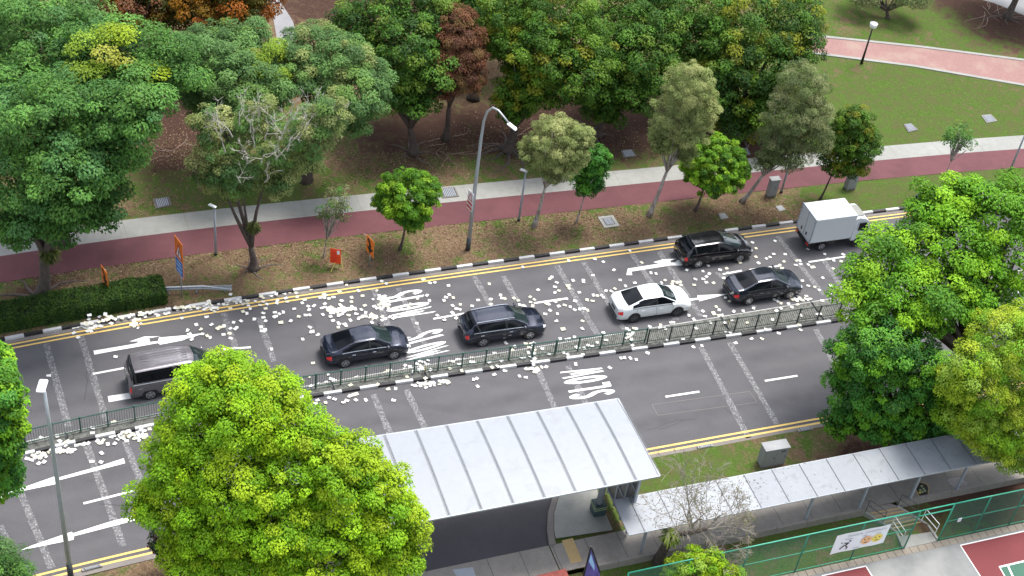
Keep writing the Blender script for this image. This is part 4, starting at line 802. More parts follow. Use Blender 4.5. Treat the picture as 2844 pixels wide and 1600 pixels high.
def stations(kind):
    # x_low, w_low, belt(x,y,z), rail(x,y,z), centre(x,z)
    if kind == 'sedan': return [(-2.31,.74,(-2.33,.66,.74),(-2.31,.56,.90),(-2.34,.93)),(-2.12,.87,(-2.12,.80,.86),(-2.1,.70,1.03),(-2.14,1.06)),(-1.78,.90,(-1.72,.84,.93),(-1.72,.70,1.08),(-1.78,1.10)),(-1.0,.90,(-1.0,.85,.94),(-.82,.60,1.37),(-.84,1.42)),(0,.90,(-.05,.85,.93),(-.05,.63,1.42),(-.05,1.47)),(.8,.90,(.75,.85,.91),(.42,.61,1.38),(.50,1.43)),(1.2,.90,(1.22,.84,.89),(1.25,.70,.96),(1.36,1.00)),(1.75,.90,(1.75,.82,.82),(1.75,.66,.88),(1.80,.92)),(2.12,.85,(2.12,.75,.70),(2.12,.60,.76),(2.18,.80)),(2.26,.70,(2.26,.60,.58),(2.28,.48,.62),(2.32,.66))]
    if kind == 'wagon': return [(-2.36,.76,(-2.38,.70,.80),(-2.34,.60,.96),(-2.38,.98)),(-2.26,.87,(-2.26,.82,.90),(-2.22,.68,1.08),(-2.27,1.10)),(-2.1,.90,(-2.08,.85,.95),(-2.04,.68,1.18),(-2.10,1.20)),(-1.85,.90,(-1.5,.86,.95),(-1.72,.60,1.42),(-1.76,1.46)),(-.1,.90,(-.1,.86,.94),(-.15,.64,1.47),(-.15,1.52)),(.8,.90,(.75,.86,.92),(.42,.62,1.41),(.50,1.46)),(1.25,.90,(1.22,.85,.90),(1.25,.70,.97),(1.36,1.01)),(1.75,.90,(1.75,.83,.83),(1.75,.66,.90),(1.80,.94)),(2.18,.86,(2.18,.76,.72),(2.18,.60,.78),(2.24,.82)),(2.36,.70,(2.36,.60,.58),(2.38,.48,.62),(2.42,.66))]
    if kind == 'hatch': return [(-2.26,.78,(-2.28,.72,.85),(-2.22,.62,1.0),(-2.26,1.02)),(-2.17,.87,(-2.17,.83,.94),(-2.1,.70,1.14),(-2.15,1.16)),(-2.03,.90,(-2.0,.86,1.0),(-1.92,.68,1.28),(-1.98,1.30)),(-1.75,.90,(-1.5,.87,1.0),(-1.62,.60,1.50),(-1.66,1.55)),(-.2,.90,(-.2,.87,.98),(-.2,.64,1.57),(-.2,1.62)),(.7,.90,(.7,.87,.95),(.28,.62,1.50),(.36,1.56)),(1.45,.90,(1.42,.85,.92),(1.35,.72,.99),(1.50,1.04)),(1.85,.89,(1.85,.82,.84),(1.85,.66,.90),(1.92,.94)),(2.14,.84,(2.14,.75,.72),(2.16,.60,.78),(2.22,.80)),(2.28,.70,(2.28,.60,.58),(2.30,.48,.62),(2.34,.66))]
    if kind == 'van': return [(-2.36,.84,(-2.36,.80,.95),(-2.32,.74,1.10),(-2.35,1.12)),(-2.30,.90,(-2.30,.87,1.05),(-2.26,.80,1.28),(-2.30,1.30)),(-2.24,.91,(-2.22,.89,1.08),(-2.18,.78,1.50),(-2.22,1.54)),(-2.12,.91,(-2.0,.90,1.08),(-2.05,.72,1.84),(-2.08,1.90)),(-.3,.91,(-.3,.90,1.06),(-.3,.74,1.88),(-.3,1.95)),(1.1,.91,(1.1,.90,1.02),(.75,.70,1.80),(.85,1.86)),(1.75,.91,(1.75,.87,.98),(1.70,.74,1.08),(1.85,1.12)),(2.05,.90,(2.05,.84,.90),(2.05,.68,.97),(2.12,1.0)),(2.28,.86,(2.28,.77,.76),(2.30,.62,.82),(2.35,.84)),(2.42,.74,(2.42,.64,.60),(2.44,.5,.64),(2.48,.68))]
def cat_rom(P, K):
    n = len(P); out = []
    for i in range(n-1):
        a, b_, c, d = P[max(i-1, 0)], P[i], P[i+1], P[min(i+2, n-1)]; m1 = (c-a)*.32; m2 = (d-b_)*.32
        for k in range(K):
            t = k/K; out.append((2*t**3-3*t**2+1)*b_+(t**3-2*t**2+t)*m1+(-2*t**3+3*t**2)*c+(t**3-t**2)*m2)
    out.append(P[-1]); return np.array(out)
def vehicle(kind, label, pm, A, wb, gnd=0.0, rim='rim', wr=.32, Bp=None, rails=False, xs=1.0, trim='chrome', name='parked', front_dark=True, group='cars driving along the far lanes', cat='car', hscale=1.0):
    a3 = at(*A); b3 = at(*Bp) if Bp else None
    xm = xd(a3)[0]; th = ang(xm+1.2) if b3 is None else .5*ang(xm+1.2)+.5*math.atan2((b3-a3)[1], (b3-a3)[0])
    fw = np.array([math.cos(th), math.sin(th), 0]); lf = np.array([-fw[1], fw[0], 0]); hw = .90*1.0
    org = a3+fw*wb/2+lf*(hw-.10); org[2] = 0
    r = empty(name, org, th, label, cat, group)
    St = stations(kind); rows = []
    for xl, wl, be, ra, ce in St:
        be = np.array(be, float); ra = np.array(ra, float)
        zf = .20; h = hscale
        ring = [(xl, 0, zf), (xl, wl*.80, zf), (xl, wl*.955, .30), (xl, wl*1.0, .58), (be[0], be[1], be[2]*h), (ra[0], ra[1], ra[2]*h), (ra[0]*.4+ce[0]*.6, ra[1]*.55, (ra[2]*.28+ce[1]*.72)*h), (ce[0], 0, ce[1]*h)]
        rows.append(cat_rom(np.array(ring, float), 4))
    Gd = np.array(rows); K = 6
    Gd = np.stack([cat_rom(Gd[:, j], K) for j in range(Gd.shape[1])], 1)      # (nu, nv, 3)
    Gd[..., 0] *= xs; nu, nv = Gd.shape[:2]
    full = np.concatenate([Gd, (Gd*np.array([1, -1, 1]))[:, ::-1][:, 1:]], 1); nv2 = full.shape[1]   # left side then mirrored
    def vv(j): j = min(j, nv2-1-j-1) if j >= nv-1 else j; return (j+.5)/4
    reg = {}
    for i in range(nu-1):
        u = (i+.5)/K
        for j in range(nv2-1):
            v = vv(j); side = 'l' if j < nv-1 else 'r'
            ug0, ug1 = (2.33, 5.83)
            key = 'body'
            if 4.2 < v < 4.95 and ug0 < u < ug1:
                key = 'body_pillar' if 3.95 < u < 4.13 or (kind in ('wagon', 'hatch', 'van') and 2.9 < u < 3.02) else ('sw_%s_%s' % (side, 'f' if u > 4 else ('q' if kind in ('wagon', 'hatch', 'van') and u < 2.95 else 'b')))
                if u < 2.66 and v > 4.7 and kind == 'sedan': key = 'body'
            elif v > 5.2 and 5.08 < u < 5.93: key = 'ws'
            elif v > (5.2 if kind != 'van' else 5.0) and (1.95 if kind == 'sedan' else 1.25) < u < 2.92: key = 'rw'
            elif u < (1.2 if kind == 'sedan' else 1.4) and 3.2 < v < 4.1: key = 'tl_'+side
            elif u > 7.9 and u < 8.95 and 3.45 < v < 4.5: key = 'hl_'+side
            elif v < 1.6: key = 'under'
            reg.setdefault(key, []).append((i, j))
    Nn = np.zeros_like(full); du = np.gradient(full, axis=0); dv = np.gradient(full, axis=1); Nn = unit(np.cross(dv, du))
    def sub(name, keys, mats, off=0.0, parent=r, fm=None, close=False):
        V = []; F = []; mp = {}; mi = []
        for q, key in enumerate(keys):
            for (i, j) in reg.get(key, []):
                f = []
                for (a_, b_) in ((i, j), (i+1, j), (i+1, j+1), (i, j+1)):
                    if (a_, b_) not in mp: mp[(a_, b_)] = len(V); V.append(full[a_, b_]+Nn[a_, b_]*off)
                    f.append(mp[(a_, b_)])
                F.append(tuple(f)); mi.append(q)
        if close:      # end caps
            for i, rev in ((0, False), (nu-1, True)):
                f = []
                for j in range(nv2):
                    if (i, j) not in mp: mp[(i, j)] = len(V); V.append(full[i, j])
                    f.append(mp[(i, j)])
                F.append(tuple(f if not rev else f[::-1])); mi.append(0)
        if not F: return None
        b = MB(); b.v = [tuple(x) for x in V]; b.f = F; b.m = mi; return b.build(name, mats, parent, angle=48)
    # inner dark arch shells are part of the body
    body = sub('body', ['body', 'body_pillar', 'under'], [pm, M['black'], M['black']], close=True)
    for s in ('l', 'r'):
        for w_ in ('f', 'b', 'q'): sub('side_window', ['sw_%s_%s' % (s, w_)], M['glass'], -.004)
        sub('taillight', ['tl_'+s], M['tail'], .010); sub('headlight', ['hl_'+s], M['head'], .010)
    sub('windscreen', ['ws'], M['windscreen'], -.003); sub('rear_window', ['rw'], M['glass'], -.003)
    for sx in (-1, 1):
        for sy in (-1, 1):
            b = MB(); cx, cy = sx*wb/2, sy*(hw-.115); b.tube([(cx, sy*.5, wr+.02), (cx, sy*(hw+.012), wr+.02)], wr+.065, 24); o = b.build('wheel_arch', M['black'], r, angle=40)
            b = MB(); y0, y1 = cy-.105, cy+.118; ys = [y0, y0+.03, y1-.03, y1] if sy > 0 else [-(hw-.115)-.118, -(hw-.115)-.088, -(hw-.115)+.075, -(hw-.115)+.105]
            b.tube([(cx, y+sy*.02, wr) for y in ys], [wr-.03, wr, wr, wr-.03], 28); w = b.build('wheel', M['tyre'], r, angle=40)
            b = MB(); yo = sy*(hw+.024); b.tube([(cx, yo-sy*.02, wr), (cx, yo, wr)], [wr*.70, wr*.66], 24, mi=1); b.tube([(cx, yo-sy*.02, wr), (cx, yo+sy*.012, wr)], wr*.17, 12)
            for k in range(5):
                an = k*2*math.pi/5+.3; b.box((cx+math.cos(an)*wr*.38, yo+sy*.006, wr+math.sin(an)*wr*.38), (wr*.62, .02, wr*.17), M=Matrix.Rotation(-an, 3, 'Y'))
            for k in range(20):
                a0, a1 = k*2*math.pi/20, (k+1)*2*math.pi/20
                q = [(cx+math.cos(a)*rr, yo+sy*.012, wr+math.sin(a)*rr) for a, rr in ((a0, wr*.60), (a1, wr*.60), (a1, wr*.70), (a0, wr*.70))]; b.poly(q if sy < 0 else q[::-1])
            b.build('rim', [M[rim], M['rim_dark'] if rim == 'rim' else M['black']], w, angle=40)
    def side_at(u, v, sy):
        i = min(nu-1, int(round(u*K))); jv = v*4; j0 = int(jv); t = jv-j0; p = Gd[i, j0]*(1-t)+Gd[i, min(j0+1, nv-1)]*t; return np.array([p[0], p[1]*sy, p[2]])
    for sy in (-1, 1):          # seams, handles, mirrors
        for u in ((2.9, 4.05, 5.55) if kind != 'sedan' else (2.75, 4.05, 5.55)):
            b = MB(); b.tube([side_at(u, v, sy)+np.array([0, sy*.002, 0]) for v in (1.9, 2.4, 3, 3.5, 4.0)], .007, 5); b.build('door_seam', M['black'], r)
        for u in (3.15, 4.35):
            p = side_at(u, 3.62, sy); b = MB(); b.box((p[0], p[1]+sy*.02, p[2]), (.20, .03, .035), bev=.008); b.build('door_handle', M[trim] if trim == 'chrome' else pm, r)
        p = side_at(5.45, 4.3, sy); b = MB(); b.box((p[0]+.02, p[1]+sy*.13, p[2]+.05), (.13, .20, .13), bev=.03); b.box((p[0]+.02, p[1]+sy*.03, p[2]+.0), (.05, .1, .04)); b.build('mirror', pm, r, angle=40)
        b = MB(); b.tube([side_at(u, 4.12, sy)+np.array([0, sy*.004, .0]) for u in np.linspace(2.4, 5.7, 14)], .018, 5); b.build('window_trim', M[trim] if trim == 'chrome' else M['black'], r)
        if rails:
            b = MB(); b.tube([side_at(u, 5.25, sy)+np.array([0, 0, .045]) for u in np.linspace(3.05, 4.95, 10)], .028, 6); b.build('roof_rail', M['chrome'], r)
    xr = full[0, :, 0].min(); b = MB(); b.box((xr-.004, 0, .62 if kind != 'van' else .8), (.02, .48, .13)); b.build('number_plate', M['plate'], r)
    b = MB(); b.box((xr+.01, 0, .33), (.06, 1.2, .12), bev=.02); b.build('rear_bumper_insert', M['dark'], r)
    b = MB(); b.box((xr-.006, 0, .78 if kind != 'van' else 1.02), (.012, .55, .03)); b.build('tailgate_trim', M['chrome'], r)
    xf = full[-1, :, 0].max(); b = MB(); b.box((xf-.015, 0, .42), (.04, .95, .22), bev=.02); b.build('grille', M['black'], r)
    return r, side_at
car1, _ = vehicle('sedan', 'dark blue sedan with red tail lamps level with the first SLOW lettering', M['p_navy'], (867, 921), 2.7, Bp=(990, 899.6), rim='rim', name='dark_sedan')
car2, _ = vehicle('wagon', 'dark blue estate car with silver roof rails between the dark and the white sedan', M['p_navy'], (1212.8, 868.5), 2.75, Bp=(1329.5, 850.8), rails=True, name='estate_car')
car3, _ = vehicle('sedan', 'white sedan driving in the lane next to the median', M['p_white'], (1591.5, 808.5), 2.7, Bp=(1700, 793.4), rim='rim_dark', trim='body', name='white_sedan')
car4, _ = vehicle('hatch', 'black tall hatchback in the kerb lane behind the white lorry', M['p_black'], (1752.6, 672), 2.78, Bp=(1855, 657.5), name='black_hatchback', trim='body', xs=1.02, hscale=.955)
car5, _ = vehicle('sedan', 'slate blue sedan in front of the white sedan near the median', M['p_slate'], (1879.5, 764.6), 2.7, Bp=(1983.6, 748.2), name='slate_sedan', trim='body')
car6, _ = vehicle('van', 'grey people carrier half hidden by the yellow-green foreground tree', M['p_grey'], (378.5, 1001), 3.0, name='people_carrier', wr=.34, cat='van', xs=1.05)
car7, _ = vehicle('hatch', 'car ahead of the lorry with only its red tail lamp showing past the leaves', M['p_slate'], (2345, 560), 2.7, name='hidden_hatchback', trim='body')
car8, _ = vehicle('sedan', 'pale car glimpsed through the leaves at the right end of the far lane', M['p_white'], (2425, 548), 2.7, name='hidden_sedan', trim='body')
# roof ribs on the people carrier
b = MB()
for y in (-.45, -.27, -.09, .09, .27, .45): b.tube([(x, y, 1.955*1.0-.012-abs(y)*.07) for x in np.linspace(-1.75, .55, 6)], .018, 6)
b.build('roof_rib', M['p_grey'], car6, smooth=True)
def truck():
    A, B = at(*c4(3,1,520,1075)), at(*c4(3,1,885,1027)); wb = 2.5; xm = xd(A)[0]; th = ang(xm+1.2); fw = np.array([math.cos(th), math.sin(th), 0]); lf = np.array([-fw[1], fw[0], 0])
    org = (A+B)/2+lf*.80; org[2] = 0; r = empty('box_lorry', org, th, 'small white box lorry at the head of the kerb lane', 'lorry')
    xb0, xb1, yb, z0, z1 = -2.25, .62, .88, .78, 2.62
    b = MB(); b.box(((xb0+xb1)/2, 0, (z0+z1)/2), (xb1-xb0, 2*yb, z1-z0), bev=.035); cb = b.build('cargo_box', M['p_whitebox'], r)
    b = MB(); b.box(((xb0+xb1)/2, 0, z1+.012), (xb1-xb0-.06, .05, .03)); b.box((xb1-.35, .45, z1+.015), (.25, .2, .03)); b.build('roof_seam', M['p_whitebox'], cb)
    for s in (-1, 1):
        b = MB(); b.box((xb0-.022, s*yb*.49, (z0+z1)/2), (.04, yb*.94, z1-z0-.12), bev=.012); d = b.build('rear_door', M['p_whitebox'], r, angle=40)
        b = MB(); b.box((xb0-.055, s*.30, 1.15), (.03, .10, .22)); b.build('door_latch', M['black'], d)
        for z in (1.0, 2.35):
            b = MB(); b.box((xb0-.05, s*(yb-.08), z), (.03, .12, .05)); b.build('hinge', M['steel'], d)
    b = MB()
    for c, sz in (((xb0-.02, 0, z1-.01), (.07, 2*yb, .07)), ((xb0-.02, 0, z0+.02), (.07, 2*yb, .06)), ((xb0-.02, yb-.02, 1.7), (.07, .06, z1-z0)), ((xb0-.02, -yb+.02, 1.7), (.07, .06, z1-z0)), ((xb0-.03, 0, 1.7), (.05, .025, z1-z0-.1))): b.box(c, sz)
    b.build('door_frame', M['steel'], r)
    b = MB(); b.box((-.6, 0, .62), (3.5, .7, .2)); b.box((-.7, -.6, .52), (.7, .35, .28), bev=.03); b.box((-.2, .6, .52), (.6, .35, .28), bev=.03); b.box((xb0+.02, 0, .55), (.12, 1.65, .14)); b.box((-.9, 0, .72), (2.6, 1.6, .08)); b.box((xb0+.05, -.75, .62), (.1, .18, .3)); b.box((xb0+.05, .75, .62), (.1, .18, .3)); b.build('chassis', M['black'], r)
    b = MB(); b.box((xb0-.06, -.1, .60), (.02, .42, .14)); b.build('number_plate', M['plate_o'], r)
    for s in (-1, 1): b = MB(); b.box((xb0-.05, s*.68, .62), (.03, .26, .10)); b.build('taillight', M['tail'], r)
    # cab: lofted profile
    prof = [(.66, .72), (.66, 2.12), (.95, 2.22), (1.35, 2.18), (1.62, 1.98), (1.83, 1.30), (1.90, .95), (1.90, .45), (1.72, .40), (.66, .55)]
    def w_at(z): return .80 if z > 2.0 else (.84 if z > 1.25 else .86)
    b = MB(); n = len(prof); top = [(x, w_at(z)-(.06 if z > 2.1 else 0), z) for x, z in prof]; L = [(x, y, z) for x, y, z in top]; R_ = [(x, -y, z) for x, y, z in top]
    b.v = L+R_+[]; b.f = [tuple(range(n))[::-1], tuple(range(n, 2*n))]; b.m = [0, 0]
    for i in range(n): b.f.append((i, (i+1) % n, n+(i+1) % n, n+i)); b.m.append(0)
    cab = b.build('cab', M['p_whitebox'], r)
    md = cab.modifiers.new('bev', 'BEVEL'); md.width = .05; md.segments = 3; md.limit_method = 'ANGLE'; md.angle_limit = math.radians(20)
    for s in (-1, 1):
        q = [(.98, 1.32), (1.00, 1.88), (1.48, 1.90), (1.72, 1.36), (1.70, 1.24)]; b = MB(); P = [(x, s*(.848 if z < 1.5 else .845), z) for x, z in q]
        Q = [(x, s*.86, z) for x, z in q]; k = len(q); b.v = P+Q; b.f = [tuple(range(k))[::-s], tuple(range(k, 2*k))[::s]]+[(i, (i+1) % k, k+(i+1) % k, k+i) for i in range(k)]; b.m = [0]*len(b.f); b.build('side_window', M['glass'], r)
        b = MB(); b.box((1.12, s*.875, 1.08), (.18, .03, .05), bev=.008); b.build('door_handle', M['black'], r)
        b = MB(); b.tube([(1.78, s*.84, 1.85), (1.9, s*.98, 1.8), (1.9, s*1.0, 1.4)], .015, 6); b.box((1.9, s*1.0, 1.6), (.05, .16, .32), bev=.02); b.build('mirror', M['black'], r)
    b = MB(); b.v = [(1.66, -.72, 1.94), (1.66, .72, 1.94), (1.855, .76, 1.32), (1.855, -.76, 1.32)]; b.v = [(x+.02, y, z) for x, y, z in b.v]; b.f = [(0, 3, 2, 1)]; b.m = [0]; b.build('windscreen', M['windscreen'], r)
    b = MB(); b.box((1.15, 0, 2.24), (.5, 1.05, .05), bev=.02); b.build('roof_deflector', M['concrete'], r)
    for sx in (-1.25, 1.25):
        for sy in (-1, 1):
            b = MB(); b.tube([(sx, sy*.70-.1, .33), (sx, sy*.70-.08, .33), (sx, sy*.70+.08, .33), (sx, sy*.70+.1, .33)], [.30, .33, .33, .30], 26); w = b.build('wheel', M['tyre'], r, angle=40)
            b = MB(); b.tube([(sx, sy*.79, .33), (sx, sy*.812, .33)], [.19, .17], 20, mi=1); b.tube([(sx, sy*.79, .33), (sx, sy*.83, .33)], [.085, .08], 14)
            for k in range(18):
                a0, a1 = k*2*math.pi/18, (k+1)*2*math.pi/18; q = [(sx+math.cos(a)*rr, sy*.818, .33+math.sin(a)*rr) for a, rr in ((a0, .15), (a1, .15), (a1, .20), (a0, .20))]; b.poly(q if sy < 0 else q[::-1])
            b.build('rim', [M['rim'], M['dark']], w, angle=40)
            b = MB(); an = [math.radians(a) for a in range(10, 171, 16)]
            for a0, a1 in zip(an[:-1], an[1:]):
                P = [(sx+math.cos(a)*.40, .33+math.sin(a)*.40) for a in (a0, a1)]; b.poly([(P[0][0], sy*.62, P[0][1]), (P[1][0], sy*.62, P[1][1]), (P[1][0], sy*.86, P[1][1]), (P[0][0], sy*.86, P[0][1])])
            b.build('mudguard', M['black'], r)
    for sy in (-1, 1): b = MB(); b.tube([(1.25, sy*.865, .36), (1.25, sy*.80, .36)], .40, 24); b.build('wheel_arch', M['black'], r)
    return r
M['p_whitebox'] = mat('white_box_paint', (.55, .575, .59), .45, noise=[(1.5, .02, 4)])
truck()
# ================================================================ STREET FURNITURE
def lamp(base, z, pts, rad, headat, headsize, label, head_rot, grp='grey street lamps along the road', dark=.3, headmat='galv'):
    b0 = at(*base, z); r = empty('street_lamp', b0, 0, label, 'street lamp', grp); P = [np.array(p) for p in pts]
    b = MB(); b.tube(P, rad, 12); b.build('pole', M['galv'], r, smooth=True)
    b = MB(); b.tube([(0, 0, -.02), (0, 0, dark), (0, 0, dark*2)], rad[0]*1.12, 12); b.build('pole_base', M['dark'], r, smooth=True)
    b = MB(); b.box(headat, headsize, M=head_rot, bev=min(headsize)*.35); h = b.build('lamp_head', M['white'], r, angle=40)
    return r, b0
# tall lamp in the middle: arm swings over the road
b0 = at(1177, 628, GZ); Y = b0[1]
arm = [(1177,628),(1197,455),(1210,350),(1217,305),(1226,281),(1240,271),(1254,278),(1270,297),(1281,311)]
hd = atY(1288, 318, Y-1.0)-b0; pts = []
for i, (a, c) in enumerate(arm): pts.append(atY(a, c, Y-(0 if i < 4 else (i-3)*.2))-b0)
pts[0] = np.array([0, 0, 0.])
r, _ = lamp((1177,628), GZ, pts, [.13,.11,.09,.075,.065,.06,.055,.05,.045], tuple(hd), (.62,.30,.12), 'tall grey street lamp with curved arm beside the cycle track', Matrix.Rotation(math.radians(28), 3, 'Y') @ Matrix.Rotation(-.2, 3, 'Z'), dark=.45)
# small warning sign fixed on that lamp
sg = atY(1183, 505, Y-.1); ax = math.cos(-.9), math.sin(-.9)
def board(name, lab, cat, centre, w, h, az, polys, post=None, thick=.02, parent=None, grp=None, bm='orange', shape=None, tilt=0):
    """flat sign: polys = list of (points in unit square, material); az: direction its face looks"""
    r = empty(name, centre, 0, lab, cat, grp); nrm = np.array([math.cos(az), math.sin(az), 0]); t = np.array([-nrm[1], nrm[0], 0]); upv = np.array([0, 0, 1.])
    shp = shape or [(0,0),(1,0),(1,1),(0,1)]
    def P(u, v, o): return tuple(t*(u-.5)*w+upv*(v-.5)*h+nrm*o)
    b = MB(); k = len(shp); b.v = [P(u, v, thick/2) for u, v in shp]+[P(u, v, -thick/2) for u, v in shp]; b.f = [tuple(range(k)), tuple(range(k, 2*k))[::-1]]+[(i, k+i, k+(i+1) % k, (i+1) % k) for i in range(k)]; b.m = [0]*len(b.f)
    bo = b.build('panel', M[bm], r)
    for q, (pg, mm) in enumerate(polys):
        b = MB(); b.v = [P(u, v, thick/2+.004+.002*q) for u, v in pg]; b.f = [tuple(range(len(pg)))]; b.m = [0]; b.build('symbol', M[mm] if isinstance(mm, str) else mm, bo)
    if post:
        b = MB(); b.tube([(-nrm[0]*.04, -nrm[1]*.04, -centre[2]+post), (-nrm[0]*.04, -nrm[1]*.04, h*.45)], .035, 10); b.build('post', M['galv'], r, smooth=True)
    return r, P
tri = [(.5,.95),(.93,.12),(.07,.12)]; tri2 = [(.5,.78),(.78,.2),(.22,.2)]
FACE = math.atan2(-.9, -.42)+.0      # signs face the drivers coming from the left
fz = ang(-20)+math.pi-.38
board('warning_sign', 'small white and red warning sign strapped to the tall street lamp', 'sign', sg, .6, 1.3, fz+.55, [([(.06,.52),(.94,.52),(.5,.96)], 'red'), ([(.22,.57),(.78,.57),(.5,.86)], 'white'), ([(.05,.30),(.95,.30),(.95,.42),(.05,.42)], 'red'), ([(.05,.08),(.95,.08),(.95,.2),(.05,.2)], 'red')], bm='white')
bb = at(456, 748, GZ); pz = 3.0
bd, P = board('roadworks_sign', 'orange warning triangle above blue plate on one tall post at the left', 'sign', np.array([bb[0], bb[1], 2.95]), .95, 2.5, fz+.62, [([(.03,.5),(.97,.5),(.5,.9)], 'red'), ([(.2,.535),(.8,.535),(.5,.82)], 'white'), ([(.47,.56),(.55,.56),(.6,.68),(.52,.74),(.44,.68)], 'black'), ([(.02,.02),(.98,.02),(.98,.46),(.02,.46)], 'white'), ([(.05,.035),(.95,.035),(.95,.445),(.05,.445)], 'blue'), ([(.2,.33),(.8,.33),(.8,.38),(.2,.38)], 'lightblue'), ([(.15,.23),(.85,.23),(.85,.29),(.15,.29)], 'lightblue'), ([(.2,.10),(.8,.10),(.8,.17),(.2,.17)], 'lightblue')], post=GZ)
arrow = [(.5,.04),(.92,.34),(.68,.36),(.60,.97),(.40,.97),(.34,.36),(.08,.34)]
arrow = [(u, 1-v) for u, v in arrow][::-1]; arrow = [(.06,.42),(.5,.05),(.94,.42),(.66,.42),(.66,.60),(.30,.97),(.12,.80),(.36,.60),(.36,.42)]
for (bx, by), lab, h, hb in (((928,672), 'orange arrow board on a short post left of the round tree', 1.0, 1.55), ((268,740), 'orange arrow board standing behind the hedge', 1.0, 1.25)):
    p = at(bx, by, GZ); board('arrow_board', lab, 'sign', np.array([p[0], p[1], GZ+hb]), .8, 1.15, fz+.62, [(arrow, 'black')], post=GZ, grp='orange arrow boards on the left verge')
p = at(843, 672, GZ); r, P = board('works_board', 'red-orange works board on yellow tripod legs beside the sapling', 'sign', np.array([p[0], p[1], GZ+.82]), .62, 1.05, -math.pi/2-.05, [([(.62,.66),(.88,.66),(.88,.92),(.62,.92)], 'white')]+[([(.14+.03*(k%2),.12+.14*k),(.55+.3*((k*7)%3)/3,.12+.14*k),(.55+.3*((k*7)%3)/3,.17+.14*k),(.14+.03*(k%2),.17+.14*k)], 'red') for k in range(5)], bm='redorange')
for q in (((-.28,.02,.3),(-.55,.35,-.82)), ((.28,.02,.2),(.52,-.28,-.82)), ((0,-.02,-.45),(-.15,-.45,-.82)), ((0,.05,.3),(.05,.5,-.82))): b = MB(); b.tube(q, .018, 6); b.build('leg', M['signy'], r)
# low path lights
def lowlamp(base, h, lab, z=GZ, head=True, grp='low grey lamp posts along the footpath'):
    b0 = at(*base, z); r = empty('path_lamp', b0, 0, lab, 'lamp post', grp); b = MB(); b.tube([(0,0,0),(0,0,h*.5),(0,0,h)], [.075,.065,.05], 10); b.build('pole', M['steel'], r, smooth=True)
    b = MB(); b.tube([(0,0,-.01),(0,0,.12)], .10, 10); b.build('pole_base', M['black'], r)
    b = MB(); b.box((-.12,.06,h+.03), (.5,.22,.09), rz=-.4, bev=.03); b.build('lamp_head', M['galv'], r, angle=40)
lowlamp((543,641), 3.45, 'low grey lamp post left of the half-bare tree'); lowlamp((1305,555), 3.7, 'low grey lamp post half hidden by the first wispy tree'); lowlamp((1965,484), 3.6, 'low grey lamp post right of the metal cabinet'); lowlamp((2541,429), 3.9, 'low grey lamp post by the right edge on the red track')
# park lamp
b0 = at(2167, 160, GZ); tp = atY(2197, 72, b0[1])-b0; r = empty('park_lamp', b0, 0, 'black park lamp with white globe beside the pink paved path', 'lamp post'); b = MB(); b.tube([(0,0,0),(0,0,1.2),(0,0,tp[2])], [.11,.07,.05], 10); b.build('pole', M['black'], r, smooth=True)
b = MB(); b.tube([(0,0,tp[2]),(0,0,tp[2]+.12),(0,0,tp[2]+.36),(0,0,tp[2]+.42)], [.10,.24,.28,.10], 14); b.build('lamp_shade', M['white'], r, smooth=True); b = MB(); b.tube([(0,0,tp[2]+.42),(0,0,tp[2]+.46)], [.30,.20], 14); b.build('lamp_cap', M['galv'], r)
# left foreground lamp, seen from above
b0 = at(178, 1449, NZ); Y = b0[1]; top = atY(112, 985, Y)-b0; pts = [np.array([0,0,0.]), atY(150,1250,Y)-b0, atY(126,1080,Y)-b0, top]
lamp((178,1449), NZ, pts, [.12,.10,.085,.065], tuple(atY(106,971,Y-.25)-b0), (.34,.70,.14), 'tall grey street lamp in front of the near lanes at the lower left', Matrix.Rotation(.12, 3, 'Z'), dark=.45)
for q in ((106,966),): pass
# cabinets
def cabinet(px, py, w, d, h, z, az, lab, door=True, vents=False):
    b0 = at(px, py, z); r = empty('utility_cabinet', b0, az, lab, 'utility cabinet', 'grey metal utility cabinets on the verges'); b = MB(); b.box((0,0,.05), (w*.96,d*.96,.1)); b.build('plinth', M['gutter'], r)
    b = MB(); b.box((0,0,.1+h/2), (w,d,h), bev=.02); b.build('housing', M['cabinet'], r, angle=40); b = MB(); b.box((0,0,.12+h), (w+.08,d+.08,.05), bev=.012); b.build('lid', M['cabinet'], r, angle=40)
    n = 2 if w > .9 else 1
    for k in range(n):
        x = (k-.5)*w*.48 if n == 2 else 0; b = MB(); b.box((x,-d/2-.008,.1+h/2), (w*(.46 if n == 2 else .86),.016,h*.86), bev=.004); dd = b.build('door', M['cabinet'], r)
        b = MB(); b.box((x+(w*.16),-d/2-.025,.1+h*.5), (.03,.02,.14)); b.build('handle', M['dark'], dd)
        if vents:
            for i in range(2): b = MB(); b.box((w*.22+i*.14,-d/2-.02,.1+h*.84), (.08,.012,.10)); b.build('vent', M['black'], r)
az = ang(25)
cabinet(1938, 492, .62, .36, 1.25, GZ, az, 'slim grey utility cabinet behind the lorry beside a lamp post'); cabinet(2136, 474, .70, .40, 1.35, GZ, az, 'grey utility cabinet on the verge behind the lorry roof with a dark side')
cabinet(1937, 1165, 1.35, .55, 1.25, NZ, az, 'wide grey utility cabinet with twin doors on the near verge', vents=True)
